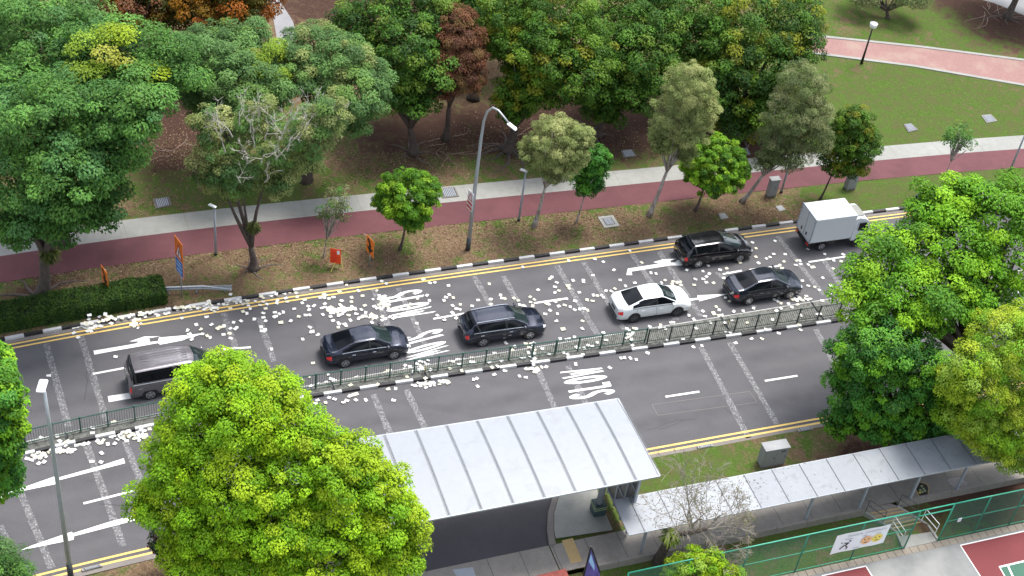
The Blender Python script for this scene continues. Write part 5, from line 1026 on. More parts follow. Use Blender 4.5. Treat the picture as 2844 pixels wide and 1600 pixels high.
# manholes and grates
def manhole(px, lab, z, frame='gutter', inner='grate', ins=.2, grp='manhole covers and drain grates set in the ground'):
    q = [at(x, y, z) for x, y in px]; c = np.mean(q, 0); r = empty('drain_cover', c, 0, lab, 'drain cover', grp); b = MB(); b.prism([p-c for p in q], -.02, .045); b.build('frame', M[frame], r)
    b = MB(); b.prism([(p-c)*(1-ins) for p in q], .0, .052); g_ = b.build('grate', M[inner], r)
    if inner == 'grate':
        b = MB(); q0 = [(p-c)*(1-ins*1.2) for p in q]
        for i in range(1, 8): t = i/8; a = q0[0]+(q0[1]-q0[0])*t; d = q0[3]+(q0[2]-q0[3])*t; e = (q0[1]-q0[0])*.028; b.prism([a-e, a+e, d+e, d-e], .05, .06)
        b.build('bars', M['steel'], g_)
z = GZ+.02
manhole([C(0,1,1540,560),C(0,1,1700,535),C(0,1,1725,620),C(0,1,1570,655)], 'square iron grate in the bare soil at the left', GZ, ins=.12)
manhole([C(1,1,1840,450),C(1,1,2000,435),C(1,1,2045,530),C(1,1,1880,548)], 'dark cover set in the footpath right of the round tree', GZ+.02, ins=.14)
manhole([C(2,1,860,738),C(2,1,1015,720),C(2,1,1085,828),C(2,1,930,850)], 'grate with wide concrete rim on the verge below the small dark tree', GZ, frame='concrete', ins=.38)
manhole([C(2,1,1095,70),C(2,1,1210,58),C(2,1,1250,125),C(2,1,1125,140)], 'iron grate under the park trees left of the tall wispy tree', GZ, ins=.1)
manhole([C(2,1,2075,705),C(2,1,2140,697),C(2,1,2180,750),C(2,1,2100,764)], 'small pale cover on the verge behind the black hatchback', GZ, frame='concrete', inner='cabinet', ins=.3)
manhole([C(3,1,72,632),C(3,1,135,620),C(3,1,178,668),C(3,1,112,684)], 'small pale cover on the verge left of the lorry', GZ, frame='concrete', inner='cabinet', ins=.3)
manhole([C(3,0,1362,1255),C(3,0,1440,1245),C(3,0,1510,1310),C(3,0,1410,1335)], 'iron grate on the right lawn nearer the round-topped tree', GZ, ins=.12)
manhole([C(3,0,2145,1165),C(3,0,2240,1155),C(3,0,2305,1220),C(3,0,2200,1240)], 'iron grate on the right lawn nearer the right edge', GZ, frame='concrete', ins=.16)
manhole([C(2,1,2300,50),C(2,1,2370,42),C(2,1,2400,110),C(2,1,2330,118)], 'iron grate in the soil by the leaning wispy tree', GZ, ins=.1)
manhole([C(0,3,815,1382),C(0,3,1005,1335),C(0,3,1035,1352),C(0,3,830,1405)], 'long kerbside drain grate behind the foreground lamp', NZ, frame='concrete', ins=.2)
manhole([C(2,3,1860,150),C(2,3,2010,122),C(2,3,2022,145),C(2,3,1875,172)], 'kerbside drain grate near the white shelter roof', NZ, frame='concrete', ins=.2)
manhole([C(3,2,290,1418),C(3,2,430,1392),C(3,2,452,1425),C(3,2,310,1449)], 'kerbside drain grate under the darker green tree', NZ, frame='concrete', ins=.2)
# guard rail behind the hedge end
A, B = at(405, 742, GZ), at(583, 735, GZ); r = empty('guard_rail', A, 0, 'short steel guard rail lying beyond the end of the hedge', 'guard rail'); b = MB(); t = (B-A)
for dz in (.38, .52): b.tube([np.array([0,0,dz]), t*.6+np.array([0,0,dz]), t+np.array([0,0,dz*.4])], [.06,.06,.04], 8)
b.box(tuple(t*.5+np.array([0,.03,.40])), (np.linalg.norm(t),.02,.22), rz=math.atan2(t[1], t[0])); b.build('rail', M['galv'], r, angle=50)
for k in (.1, .5, .9): b = MB(); b.box(tuple(t*k+np.array([0,.06,.22])), (.08,.08,.5)); b.build('post', M['galv'], r)
# ---- median fence
def medfence(xa, xb, fm, lab, off=0.0, bar=.122, post=1.32):
    r = empty('median_fence', rp((xa+xb)/2, d_fence((xa+xb)/2), .12), 0, lab, 'fence', 'railings on the road median'); o0 = rp((xa+xb)/2, d_fence((xa+xb)/2), .12)
    def q(x, z): return rp(x, d_fence(x)+off, z+.12)-o0
    n = int((xb-xa)*1.09/post); xx = np.linspace(xa, xb, n+1)
    for x in xx: b = MB(); b.box(tuple(q(x, .52)), (.07,.07,1.08), rz=ang(x)); b.box(tuple(q(x, 1.07)), (.09,.09,.03), rz=ang(x)); b.build('post', M[fm], r)
    b = MB()
    for z in (.14, 1.0): b.tube([q(x, z) for x in xx], .026 if z < .5 else .032, 6)
    b.build('rail', M[fm], r)
    b = MB(); x = xa
    while x < xb: b.box(tuple(q(x, .57)), (.017,.017,.86), rz=ang(x)); x += bar/1.09
    tag(b.build('bars', M[fm], r), kind='stuff')
xg = xd(at(*c4(2,2,1365,405), 1.1))[0]
medfence(-33.5, xg-.02, 'fgreen', 'long green railing on the left and middle of the median'); medfence(xg+.06, 34, 'fdark', 'dark green railing on the right part of the median', off=.12)
for k, (a, c) in enumerate((C(1,2,1700,850), C(2,2,2175,370), C(3,2,520,235))):
    p = at(a, c, .12); r = empty('marker_post', p, 0, ['leaning black and yellow marker plate in the median gap behind the SLOW lettering', 'black and yellow marker plate in the median gap near the white sedan', 'black and yellow marker plate in the median gap by the right trees'][k], 'marker', 'marker plates in the median gaps')
    b = MB(); b.box((0,0,.25), (.06,.02,.55), M=Matrix.Rotation(.35, 3, 'X')); b.build('plate', M['signy'], r); b = MB(); b.box((.0,-.03,.35), (.065,.024,.12), M=Matrix.Rotation(.35, 3, 'X')); b.build('stripe', M['black'], r)
# ---- big white shelter over the driveway
def rbox(b, x0, x1, d0, d1, z0, z1, mi=0): b.prism([rp(x0, d0), rp(x1, d0), rp(x1, d1), rp(x0, d1)], z0, z1, mi)
r = empty('driveway_shelter', rp(-6, 19, 0), 0, 'large white sheet roof spanning the driveway on dark steel end screens', 'shelter'); o0 = rp(-6, 19, 0)
TR, TB = at(1555, 1003, 5.0), at(1660, 1197, 5.0); TL, BL = at(940, 1098, 5.0), at(*c4(2,3,0,725), 5.0)
uA = unit(TL-TR); uB = unit(BL-TB); Lf = 13.2; A0, A1, B0, B1 = TR, TR+uA*Lf, TB, TB+uB*Lf
def Q(s, t, z): p = (A0*(1-s)+A1*s)*(1-t)+(B0*(1-s)+B1*s)*t; return np.array([p[0], p[1], 5.0+z])-o0
def arch(t): return .10*math.sin(math.pi*t)
NS = 9; SB = [0]+[(1.2+1.5*i)/13.2 for i in range(9)]; b = MB()
for k in range(NS):
    s0, s1 = SB[k]+.0012, SB[k+1]-.0012
    for j in range(8):
        t0, t1 = j/8, (j+1)/8; z0, z1 = arch(t0), arch(t1); b.poly([Q(s0,t0,z0), Q(s1,t0,z0), Q(s1,t1,z1), Q(s0,t1,z1)]); b.poly([Q(s0,t1,z1-.06), Q(s1,t1,z1-.06), Q(s1,t0,z0-.06), Q(s0,t0,z0-.06)])
    for t in (0, 1): b.poly([Q(s0,t,0), Q(s1,t,0), Q(s1,t,-.06), Q(s0,t,-.06)][::(1 if t else -1)])
    for s in (s0, s1):
        for j in range(8): t0, t1 = j/8, (j+1)/8; b.poly([Q(s,t0,arch(t0)), Q(s,t1,arch(t1)), Q(s,t1,arch(t1)-.06), Q(s,t0,arch(t0)-.06)])
roof = b.build('roof', M['roof'], r)
for k in range(NS+1):
    b = MB()
    for e in (-.0042, .0042): b.tube([Q(SB[k]+e, j/8, arch(j/8)+.010) for j in range(9)], .013, 4)
    b.build('seam', M['seam'], roof)
b = MB(); b.tube([Q(0,0,-.03), Q(1,0,-.03)], .05, 4); b.tube([Q(0,1,-.03), Q(1,1,-.03)], .05, 4); b.tube([Q(0,0,-.03), Q(0,1,-.03)], .05, 4); b.build('edge_beam', M['galv'], r)
b = MB()
for s in (.04, .5, .96):
    b.tube([Q(s,.02,-.15), Q(s,.98,-.15)], .10, 6)
b.tube([Q(.02,.5,-.3), Q(.98,.5,-.3)], .14, 8); b.build('roof_beam', M['steel'], r)
# end screen on the right, standing on the verge
S0, S1 = at(*C(2,3,960,620), .12), at(*C(2,3,1150,1030), .12); 
def wallq(b, p, q, z0, z1, th=.06, mi=0): t = unit(q-p); n = np.array([-t[1], t[0], 0])*th/2; b.prism([(p-n)-o0, (q-n)-o0, (q+n)-o0, (p+n)-o0], z0, z1, mi)
b = MB(); wallq(b, S0, S1, .45, 4.85, .03); b.build('screen_panel', mat('dark_screen_panel', (.10, .10, .115), .35), r)
for k in range(4): p = S0+(S1-S0)*k/3; b = MB(); b.box(tuple(p-o0+np.array([0,0,2.5])), (.12,.12,4.8), rz=ang(0)); b.build('screen_post', M['steel'], r)
for z in (.4, 1.7, 3.2, 4.6): b = MB(); wallq(b, S0, S1, z, z+.10, .12); b.build('screen_rail', M['steel'], r)
# pillar with banded base on the island, a twin at the far end
def pillar(c):
    b = MB(); b.box(tuple(c-o0+np.array([0,0,.42])), (.62,.62,.72), rz=ang(0), bev=.03); pb = b.build('pillar_base', M['teal'], r)
    for z in (.56, .70): b = MB(); b.box(tuple(c-o0+np.array([0,0,z])), (.645,.645,.045), rz=ang(0)); b.build('band', M['lime'], pb)
    b = MB(); b.tube([c-o0+np.array([0,0,.78]), c-o0+np.array([0,0,4.9])], .17, 16); b.build('pillar', M['steel'], r, smooth=True)
pillar(at(1502, 1290, .15)); pillar(rp(-14.2, 19.6, .05))
# ---- covered walkway
xa, xb = xd(at(*C(2,3,1165,1025), 2.5))[0], 19.5; o0w = rp((xa+xb)/2, 21.6, 0); r = empty('covered_walkway', o0w, 0, 'long low walkway roof of pale panels along the near footpath', 'walkway shelter')
WB = [xa]+[6.9+1.41*i for i in range(-6, 10)]; WB[0] = min(xa, WB[1]-.3); xb = WB[-1]
def wq(x, t, z): return rp(x, 20.62+t*2.05, 2.5+z)-o0w
k = 0
for x, x_n in zip(WB[:-1], WB[1:]):
    b = MB(); x0_, x1_ = x+.012, x_n-.012; pts0 = [(x0_, 0), (x1_, 0), (x1_, 1), (x0_, 1)]
    zz = [.10, .10, 0, 0]; top = [wq(a, t, z_) for (a, t), z_ in zip(pts0, zz)]; bot = [p-np.array([0,0,.05]) for p in top]; n = 4
    b.v = [tuple(p) for p in top+bot]; b.f = [(0,3,2,1), (4,5,6,7)]+[(i, (i+1) % 4, 4+(i+1) % 4, 4+i) for i in range(4)]; b.m = [0]*6
    b.build('roof_panel', M['roof'] if k < 5 else M['roof_d'], r); k += 1  # panels towards the right end take the darker tone of the sheet
b = MB(); x = xa
for x in WB: b.tube([wq(x, 0, .115), wq(x, 1, .015)], .022, 4)
b.build('ridge_strip', M['seam'], r)
b = MB(); b.tube([wq(x, 1, -.03) for x in np.linspace(xa, xb, 12)], .04, 4); b.tube([wq(x, 0, .07) for x in np.linspace(xa, xb, 12)], .04, 4); b.build('gutter_edge', M['galv'], r)
for a, c in (C(2,3,1300,1190), C(3,3,375,880), C(3,3,915,770), C(3,3,1430,670), C(3,3,1890,595)):
    p = at(a, c, .1)-o0w; b = MB(); b.box((p[0], p[1], 1.27), (.11,.11,2.36), rz=ang(5)); b.build('post', M['steel'], r); b = MB(); X_ = xd(at(a, c, .1))[0]; b.tube([rp(X_, 20.8, 2.46)-o0w, rp(X_, 22.5, 2.42)-o0w], .05, 4); b.build('crossbeam', M['steel'], r)
n = 420; V_ = []  # small dark brown specks on the walkway roof, densest towards its left part
for _ in range(n):
    x = random.gauss(2.2, 2.4) if _ < 300 else random.uniform(xa+.3, xb-1); t = random.random()
    if x < xa+.1: continue
    V_.append(wq(x, t, .112-.10*t)+o0w)
V_ = np.array(V_); n = len(V_)
tag(leafmesh('roof_specks', V_, unit(np.array([0,.05,1.])+rng.normal(0,.15,(n,3))), unit(rng.normal(0,1,(n,3))), rng.uniform(.04,.13,n), rng.uniform(.015,.04,n), np.array([(.10,.08,.05),(.16,.12,.07),(.06,.06,.04)])[rng.integers(0,3,n)]), 'small dark brown specks scattered over the walkway roof', 'leaf litter', kind='stuff')
# ---- ramp steps with yellow nosings and hand rails
r = empty('access_steps', rp(11.2, 23, -.3), 0, 'short flight of steps with yellow nosings from footpath to court gate', 'steps'); o0s = rp(11.2, 23, -.3)
a_, b_ = at(*C(3,3,990,800), .05), at(*C(3,3,1290,745), .05); c_, d_ = at(*C(3,3,1300,1010), COURTZ), at(*C(3,3,1590,940), COURTZ); e_, f_ = at(*C(3,3,1370,1175), COURTZ), at(*C(3,3,1700,1100), COURTZ)
zz0 = np.array([0, 0, 1.]); nst = 7; b = MB(); bn = MB()
def lr(s, t): return (a_*(1-s)+b_*s)*(1-t)+(c_*(1-s)+d_*s)*t-o0s
def pr(bb, P, z0, z1): bb.prism([(p[0], p[1]) for p in P], z0-o0s[2], z1-o0s[2])
tt = unit(a_-c_)*.30; pr(b, [a_-o0s+tt*[1,1,0], b_-o0s+tt*[1,1,0], b_-o0s, a_-o0s], -.3, .10)
for k in range(nst):
    t0, t1 = k/nst, (k+1)/nst; z = .05-(k+.5)*.65/nst
    pr(b, [lr(0,t0), lr(1,t0), lr(1,t1), lr(0,t1)], -.9, z); pr(bn, [lr(.02,t1-.055), lr(.98,t1-.055), lr(.98,t1+.002), lr(.02,t1+.002)], z-.05, z+.008)
b.build('flight', M['concrete_d'], r); bn.build('nosing', M['tactile'], r)
b = MB(); pr(b, [c_-o0s, d_-o0s, f_-o0s, e_-o0s], -.9, COURTZ+.03); b.build('landing', M['concrete'], r)
for p0, p1, p2 in ((a_, c_, e_), (b_, d_, f_)):
    sg_ = -1 if p0 is a_ else 1; n_ = unit(np.array([b_[0]-a_[0], b_[1]-a_[1], 0]))*sg_
    b = MB()
    for u_, v_, zt0 in ((p0, p1, .06), (p1, p2, COURTZ+.10)):
        q = [u_-o0s, v_-o0s, v_-o0s+n_*.13, u_-o0s+n_*.13]; k0 = len(b.v); zb = -.9-o0s[2]; z1_ = zt0-o0s[2]; z2_ = COURTZ+.10-o0s[2]
        b.v += [(x_[0], x_[1], zb) for x_ in q]+[(q[0][0], q[0][1], z1_), (q[1][0], q[1][1], z2_), (q[2][0], q[2][1], z2_), (q[3][0], q[3][1], z1_)]
        for f in ((0,1,2,3),(4,5,6,7),(0,1,5,4),(1,2,6,5),(2,3,7,6),(3,0,4,7)): b.f.append(tuple(k0+i for i in f)); b.m.append(0)
    b.build('side_kerb', M['concrete'], r)
    off = n_*.06-o0s
    for seg, (A_, B_, m_) in enumerate(((p0, p0*.45+p1*.55, 'dark'), (p0*.2+p1*.8, p1*.35+p2*.65, 'white'))):
        A2, B2 = A_+off, B_+off; A2[2] = (.05 if seg == 0 else -.42)-o0s[2]; B2[2] = (-.30 if seg == 0 else COURTZ)-o0s[2]
        for hh in (.9, .5): bt = MB(); bt.tube([A2, A2+zz0*hh, B2+zz0*hh, B2], .022, 6); bt.build('handrail', M[m_], r)
# ---- green court fence with mesh
def netmat():
    m = bpy.data.materials.new('green_wire_mesh'); m.use_nodes = True; n = m.node_tree; p = n.nodes['Principled BSDF']; p.inputs['Base Color'].default_value = (.02, .13, .085, 1); p.inputs['Roughness'].default_value = .5
    tr = n.nodes.new('ShaderNodeBsdfTransparent'); mx = n.nodes.new('ShaderNodeMixShader'); mx.inputs[0].default_value = .42; n.links.new(tr.outputs[0], mx.inputs[1]); n.links.new(p.outputs[0], mx.inputs[2]); n.links.new(mx.outputs[0], n.nodes['Material Output'].inputs[0]); return m
M['net'] = netmat(); FD = 24.57; FT = 2.3; FB = COURTZ+.03
def courtfence(xa, xb, lab, n, gate=False):
    r = empty('court_fence', rp((xa+xb)/2, FD, FB), 0, lab, 'fence', 'green mesh fence round the court'); o = rp((xa+xb)/2, FD, FB)
    for x in np.linspace(xa, xb, n): b = MB(); b.tube([rp(x, FD, FB)-o, rp(x, FD, FT)-o], .038, 8); b.build('post', M['cgreen'], r, smooth=True)
    for z in (FT, (FT+FB)/2+.05, FB+.08): b = MB(); b.tube([rp(x, FD, z)-o for x in np.linspace(xa, xb, 6)], .034 if z == FT else .026, 8); b.build('rail', M['cgreen'], r, smooth=True)
    b = MB(); xx = np.linspace(xa, xb, 8)
    for u, v in zip(xx[:-1], xx[1:]): b.poly([rp(u, FD+.045, FB)-o, rp(v, FD+.045, FB)-o, rp(v, FD+.045, FT)-o, rp(u, FD+.045, FT)-o])
    b.build('wire_mesh', M['net'], r); return r, o
xp = [xd(at(*C(3,3,90,1440), COURTZ))[0], xd(at(*C(3,3,1370,1170), COURTZ))[0], xd(at(*C(3,3,1705,1100), COURTZ))[0]]
xl = xd(at(*C(2,3,1160,1390), FT))[0]
courtfence(xl, xp[1], 'green mesh court fence left of the gate with a white banner', 6); courtfence(xp[2], xp[2]+12, 'green mesh court fence right of the gate under the trees', 7)
r = empty('gate_lintel', rp((xp[1]+xp[2])/2, FD, FT), 0, 'open green gateway frame at the foot of the steps', 'gate'); o = rp((xp[1]+xp[2])/2, FD, FT)
for z in (FT, FT-.42): b = MB(); b.tube([rp(xp[1]+.04, FD, z)-o, rp(xp[2]-.04, FD, z)-o], .034, 8); b.build('top_bar', M['cgreen'], r, smooth=True)
# banner
bz = [atY(x, y, rp(8.3, FD, 0)[1]) for x, y in (C(3,3,605,1215), C(3,3,1130,1110), C(3,3,1245,915), C(3,3,700,1020))]
x0b, x1b = xd(at(*C(3,3,640,1165), .6))[0], xd(at(*C(3,3,1180,1050), .6))[0]
def zfor(px, py):      # height of a pixel on the fence plane
    best = min(((abs(xd(at(px, py, z_))[1]-FD), z_) for z_ in np.arange(-.6, 2.6, .02))); return xd(at(px, py, best[1]))[0], best[1]
k4 = [zfor(*C(3,3,605,1215)), zfor(*C(3,3,1130,1110)), zfor(*C(3,3,1245,915)), zfor(*C(3,3,700,1020))]
ba, bb_ = (k4[0][0]+k4[3][0])/2, (k4[1][0]+k4[2][0])/2; z0b, z1b = (k4[0][1]+k4[1][1])/2, (k4[2][1]+k4[3][1])/2
o = rp((ba+bb_)/2, FD+.09, (z0b+z1b)/2); r = empty('banner', o, ang(8), 'white banner with large black runner and two round yellow faces on the green fence', 'banner'); BW = (bb_-ba)*math.hypot(1, kd(8))*1.0; BH = z1b-z0b
b = MB(); n = 14
for i in range(n): u, v = -BW/2+BW*i/n, -BW/2+BW*(i+1)/n; f = lambda t: .012*math.sin(t*5); b.poly([(u, f(u), -BH/2), (v, f(v), -BH/2), (v, f(v), BH/2), (u, f(u), BH/2)]); 
b.build('cloth', M['white'], r)
def bprint(verts, mm, dy=-.022, nm='print'): b = MB(); b.poly([(x, dy, z_) for x, z_ in verts]); return b.build(nm, M[mm], r)
me = textmesh('PLEASE BE CONSIDERATE', .19); me.materials.append(M['print']); t = bpy.data.objects.new('lettering', me); COL.objects.link(t); t.parent = r; t.location = (BW*.08, -.024, BH*.34); t.rotation_euler = (math.pi/2, 0, 0)
for q in ((-.25, .16, .55), (.05, .16, .3), (.30, .16, .35), (-.05, -.42, .5)): bprint([(BW*q[0]-q[2]*.3, BH*q[1]), (BW*q[0]+q[2]*.5, BH*q[1]), (BW*q[0]+q[2]*.5, BH*q[1]+.04), (BW*q[0]-q[2]*.3, BH*q[1]+.04)], 'print')
def circ(cx, cz, rr, n=20): return [(cx+rr*math.cos(2*math.pi*i/n), cz+rr*math.sin(2*math.pi*i/n)) for i in range(n)]
for cx, mm in ((BW*.12, 'emoji2'), (BW*.32, 'emoji')):
    bprint(circ(cx, -BH*.10, BH*.21), mm, nm='face')
    for e in (-1, 1): bprint(circ(cx+e*BH*.08, -BH*.05, BH*.03, 8), 'black', -.026, 'eye')
    bprint([(cx-BH*.09, -BH*.19), (cx+BH*.09, -BH*.19), (cx+BH*.05, -BH*.23), (cx-BH*.05, -BH*.23)], 'black', -.026, 'mouth')
rx, rz = -BW*.27, -BH*.16; s = BH*.30
for pg in ([(0,.1),(.35,.5),(.5,.4),(.15,-.05)], [(0,.1),(-.5,-.55),(-.62,-.48),(-.15,.15)], [(.1,0),(.5,-.35),(.35,-.75),(.25,-.7),(.33,-.35),(0,-.1)], [(.3,.45),(-.2,.5),(-.25,.4),(.25,.3)]): bprint([(rx+x*s, rz+z_*s) for x, z_ in pg], 'black', -.025, 'runner')
bprint(circ(rx+.5*s, rz+.72*s, .14*s, 12), 'black', -.025, 'runner'); bprint(circ(rx-.55*s, rz+.6*s, .1*s, 10), 'black', -.025, 'ball')
# small notice on the right fence, hexagonal pavement emblem, banner stand, steel cage
k = zfor(*C(3,3,1918,868)); p = rp(k[0], FD+.1, k[1]); r = empty('notice', p, ang(14), 'small white notice tied to the right court fence', 'notice'); b = MB(); b.box((0,0,0), (.20,.012,.28)); b.build('sheet', M['white'], r); b = MB(); b.box((0,-.01,0), (.09,.006,.1)); b.build('symbol', M['print'], r)
hx = [C(3,3,*p_) for p_ in ((1520,495),(1600,520),(1622,560),(1615,645),(1520,662),(1478,575))]
flat('pavement_emblem', hx, NZ+.05, M['tactile'], .009); cx_ = np.mean(hx, 0); flat('pavement_emblem', [tuple(cx_+(np.array(h_)-cx_)*.84) for h_ in hx], NZ+.05, M['black'], .012)
for k in range(6): e = cx_+np.array([(-4,-8),(1,-1),(5,5),(-8,3),(-2,8),(-9,10)][k])*.9; flat('pavement_emblem', [tuple(e+np.array(v)) for v in ((-3,-2),(2,-3),(4,1),(-1,3))], NZ+.05, M['lime'] if k < 5 else M['signy'], .015)
b0 = at(1492, 1475, -.2); r = empty('banner_stand', b0, 0, 'purple banner on a dark stand below the near footpath', 'banner stand'); Y = b0[1]
P0, P1, P2, P3 = [atY(x, y, Y) - b0 for x, y in ((1466,1462),(1486,1378),(1489,1381),(1509,1440))]; P4 = atY(1508, 1465, Y-.1)-b0
b = MB(); b.poly([P0, P4, P3, P2, P1]); b.poly([p+np.array([0,.03,0]) for p in (P1, P2, P3, P4, P0)]); cl = b.build('cloth', M['purple'], r); b = MB(); b.tube([P0-np.array([.02,0,.3]), P1], .035, 8); b.tube([P2, P3], .045, 8); b.box(tuple(P1+np.array([0,0,.05])), (.1,.08,.1)); b.build('frame', M['black'], r)
b = MB(); q = (P1+P4)/2; b.poly([P1*.75+q*.25+np.array([-.02,-.02,-.1]), q+np.array([-.02,-.02,0]), q+np.array([.03,-.02,-.4]), P1*.6+q*.4+np.array([-.1,-.02,-.5])]); b.build('print', M['lightblue'], cl)
# ================================================================ SCATTERED PAPER
PAP = {(0,2): "1163,693 1555,628 490,883 785,500 742,455 1230,303 1830,305 2080,293 1975,370 2130,372 1888,427 2022,420 1905,465 1940,485 1885,500 1930,522 2038,468 2085,485 2115,500 2200,405L 2235,395L 2255,385 2350,348 2425,335 2318,408 2365,415 2385,400 2250,470 2310,460 2322,508 2445,240 2485,257 2520,212 2560,315 2318,208 895,315 900,275 1000,290 740,400 770,395 820,385 870,365L 900,350 880,400L 905,420L 880,440 920,440 960,385 1000,380 1020,390 1000,345 1040,330 1075,320L 1100,305 1080,285 1060,265 1120,290 1150,310 1120,358 1300,290 1325,272 1410,250 1430,270 1460,290 1500,250 1530,245 1570,265 1590,280 1665,262 1695,252 1345,335 1375,320L 1400,320 1370,372 1690,210 1770,195 1800,200 1840,190 1870,195 1910,195 1950,190 1985,190 2060,185 2085,200 2110,180L 2100,150 2120,210 2160,200 2160,240 2200,165 2250,165 2360,135 2390,130 2420,120 2460,115 2490,130 2100,135 2320,65 930,1410 1150,1355L 1300,1440 1420,1425 1450,1440 1505,1420",
 (0,3): "415,60 600,92 675,100L 575,45 770,135 815,125 850,120 885,118 980,90 1000,115 1040,85 1020,110 1085,125 1155,120 1120,50 1215,55 1240,45 1270,30L 1310,20 1340,25 1390,22 1430,45 1450,60 1470,45 1275,92 1022,215 1018,305 925,300 720,203 535,220 540,185 580,180L 620,195L 660,190 600,165 275,270 320,285 350,250 380,240L 420,240 400,260 445,235 390,320R 445,305R 930,12",
 (1,2): "550,15 205,62 150,80 285,58 340,45 405,50 50,85 70,100 415,90 215,130 300,105 315,140 210,155 70,140 40,175 110,165 680,65 700,75 650,98 690,100 735,108 780,95 840,38 1030,30 1072,80 862,130 490,120 465,152 693,160 525,185 583,180 535,222 385,212 665,202 97,208 190,248 275,245 235,262 185,295 200,285 72,257 75,298 95,335 250,350L 348,335 430,290 500,275 540,275 672,270 735,225L 760,200L 780,235L 800,220 750,290 775,330 845,170 860,185 840,210 880,205L 910,215L 890,240 870,260 930,275 850,270 830,278 962,97 960,140 965,187 1000,215 985,210 1060,222 1010,262 1095,178 1105,250 1105,285 1075,290 1060,300 1035,310 950,325 830,355 840,365 890,365 905,380 828,397 542,395 570,440 555,445 622,472 470,517 158,620 52,395 90,420 60,435 85,435 575,760 1190,185 1240,170 1215,205 1260,215 1245,200 1165,275L 1195,290L 1210,300 1180,310 1168,350 1270,290 1270,325 1300,310 1345,295 1400,300 1380,310 1240,80 1260,100L 1280,130L 1320,135L 1285,155 1300,180 1330,200 1440,110 1465,215 1410,205 1540,200 1625,108 1720,75 1745,128 1555,165 1945,70 1912,95 1985,100 1892,127 1978,180 2055,168 2015,210 2045,215 2175,183 2235,125 2363,115 2362,165 1975,250 1985,265 1825,278 1895,325 2015,305 1618,358 2460,75 2475,105 2505,108 2515,557 725,870 1015,900 1310,850L 1340,845L 1360,840 760,920L 790,935 630,970 710,955 555,990 950,978 1225,975 1500,780 1548,792 1495,820 1620,765 1665,800 1670,820 1720,780 1740,775 1755,825 1580,848 1520,895 1940,745 1980,740 2030,722 2075,720 1950,812 2045,770 2070,835 2165,745 2195,750 2170,705 2350,750 2470,735 2400,657 2375,800 2430,788 1705,910 1745,970 1700,965L 1660,970 1580,980 1605,985 1785,955 1880,950 1900,940L 1930,955L 1850,940 2190,925 2220,915 2230,992 2398,875 2505,835 1405,1015 1330,1020 960,1085L 1000,1070L 940,1090 1005,1130 915,1135 880,1155 790,1122 735,1105 620,1132 700,1155 1105,1127 1385,1132 530,1130 600,1165",
 (2,2): "20,105 62,128 75,170 105,178 125,185 182,92 225,118 187,145 208,182 262,22 432,47 472,28 677,45 635,133 755,122 810,132 575,5 350,155L 370,165 435,140 475,120 545,112 470,185 530,175 585,193 630,222 683,215 725,208 760,225 382,227 333,265 457,265 447,335 515,418L 710,333 707,412 820,75 860,78 900,75 920,95 945,30 1000,35 1035,10 918,452 628,495 485,515 550,520 575,515 137,560 30,590 1155,410 1225,410 1250,412 1180,430 1385,390 1495,375 1490,405 1540,410 1600,350 1620,345 1780,280 1920,235 1940,285 1830,318 2055,190 2085,222 2030,258L 2080,280 2110,275 2230,240 2430,205 2325,235 2145,100 2190,135 1998,350 1853,408 2210,325 2365,352 2140,352 2145,440 2195,450 305,612 225,660 373,668 95,705 120,700 5,630 520,655 560,672 650,600 765,577 810,590 728,610 713,670 670,610 945,525 858,550 1720,515 1560,525 170,600 165,650 180,690 205,740 215,770 228,720 1165,470 1200,520 1210,580 345,795 165,820L 195,815 245,815L 235,845L 140,815 75,888 138,902 640,768 985,805 1095,710 1132,705 1190,708 1250,722 1363,655 1825,595 1910,587 2250,555 2410,512 2513,512 2550,420",
 (3,2): "515,22 295,50 385,82 400,118 240,110L 290,125L 330,120L 350,125 62,118 95,135 130,155 205,160 130,208 240,195 297,168 545,128 85,230 330,277 45,320 495,265 525,260 108,458 325,425 310,372 620,55",
 (2,1): "108,1240 570,1175 1185,1075 833,1160 918,1188 1305,1195 1025,1270 1088,1372 1235,1400 815,1322 718,1370 718,1390 615,1375 380,1358 400,1340 450,1395 432,1440 565,1430L 1398,1298 1448,1307 1758,1270 1540,1373 1620,1385 1660,1395 1690,1390 1845,1362 1925,1360 1955,1395 1957,1337 1985,1307 1920,1282 1975,1228 2093,1268 2160,1255 2295,1195 2418,993 2455,1053 2453,1138 2480,1200 2560,1155 2028,1400 1832,1420 1700,1420 1610,1410 2130,1350 2175,1300 2375,1100 1142,1430",
 (3,1): "70,977 57,1110 172,1112 20,1140 160,1185 118,1220 140,1250 290,1175 320,1175 278,1220 405,1215 450,1240L 330,1210 570,1110 755,1113 735,1183 400,1060 550,1350 345,1378 405,1428 470,1440 630,1425 665,1440 655,1255 605,1160 660,1170", (1,1): "1265,1383 1310,1405 1750,1400 1800,1395 1937,1425 2347,1410 910,1418 1685,1365"}
M['paper'] = mat('white_paper', (.68, .68, .65), .8); M['paper_c'] = mat('cream_paper', (.60, .57, .44), .8); M['paper_r'] = mat('red_printed_square', (.45, .12, .10), .8); M['ink'] = mat('faint_print', (.45, .45, .46), .8)
LM = [('the dark blue sedan', (905,865)), ('the dark estate car', (1255,815)), ('the white sedan', (1625,755)), ('the black hatchback', (1790,630)), ('the slate blue sedan', (1915,715)), ('the white box lorry', (2080,600)), ('the grey people carrier', (420,940)), ('the left turn arrow', (350,870)), ('the upper SLOW lettering', (1050,770)), ('the near SLOW lettering', (1480,965)), ('the foreground street lamp', (115,1120)), ('the right-hand tree', (2200,760)), ('the foreground tree', (700,930))]
sheets = []
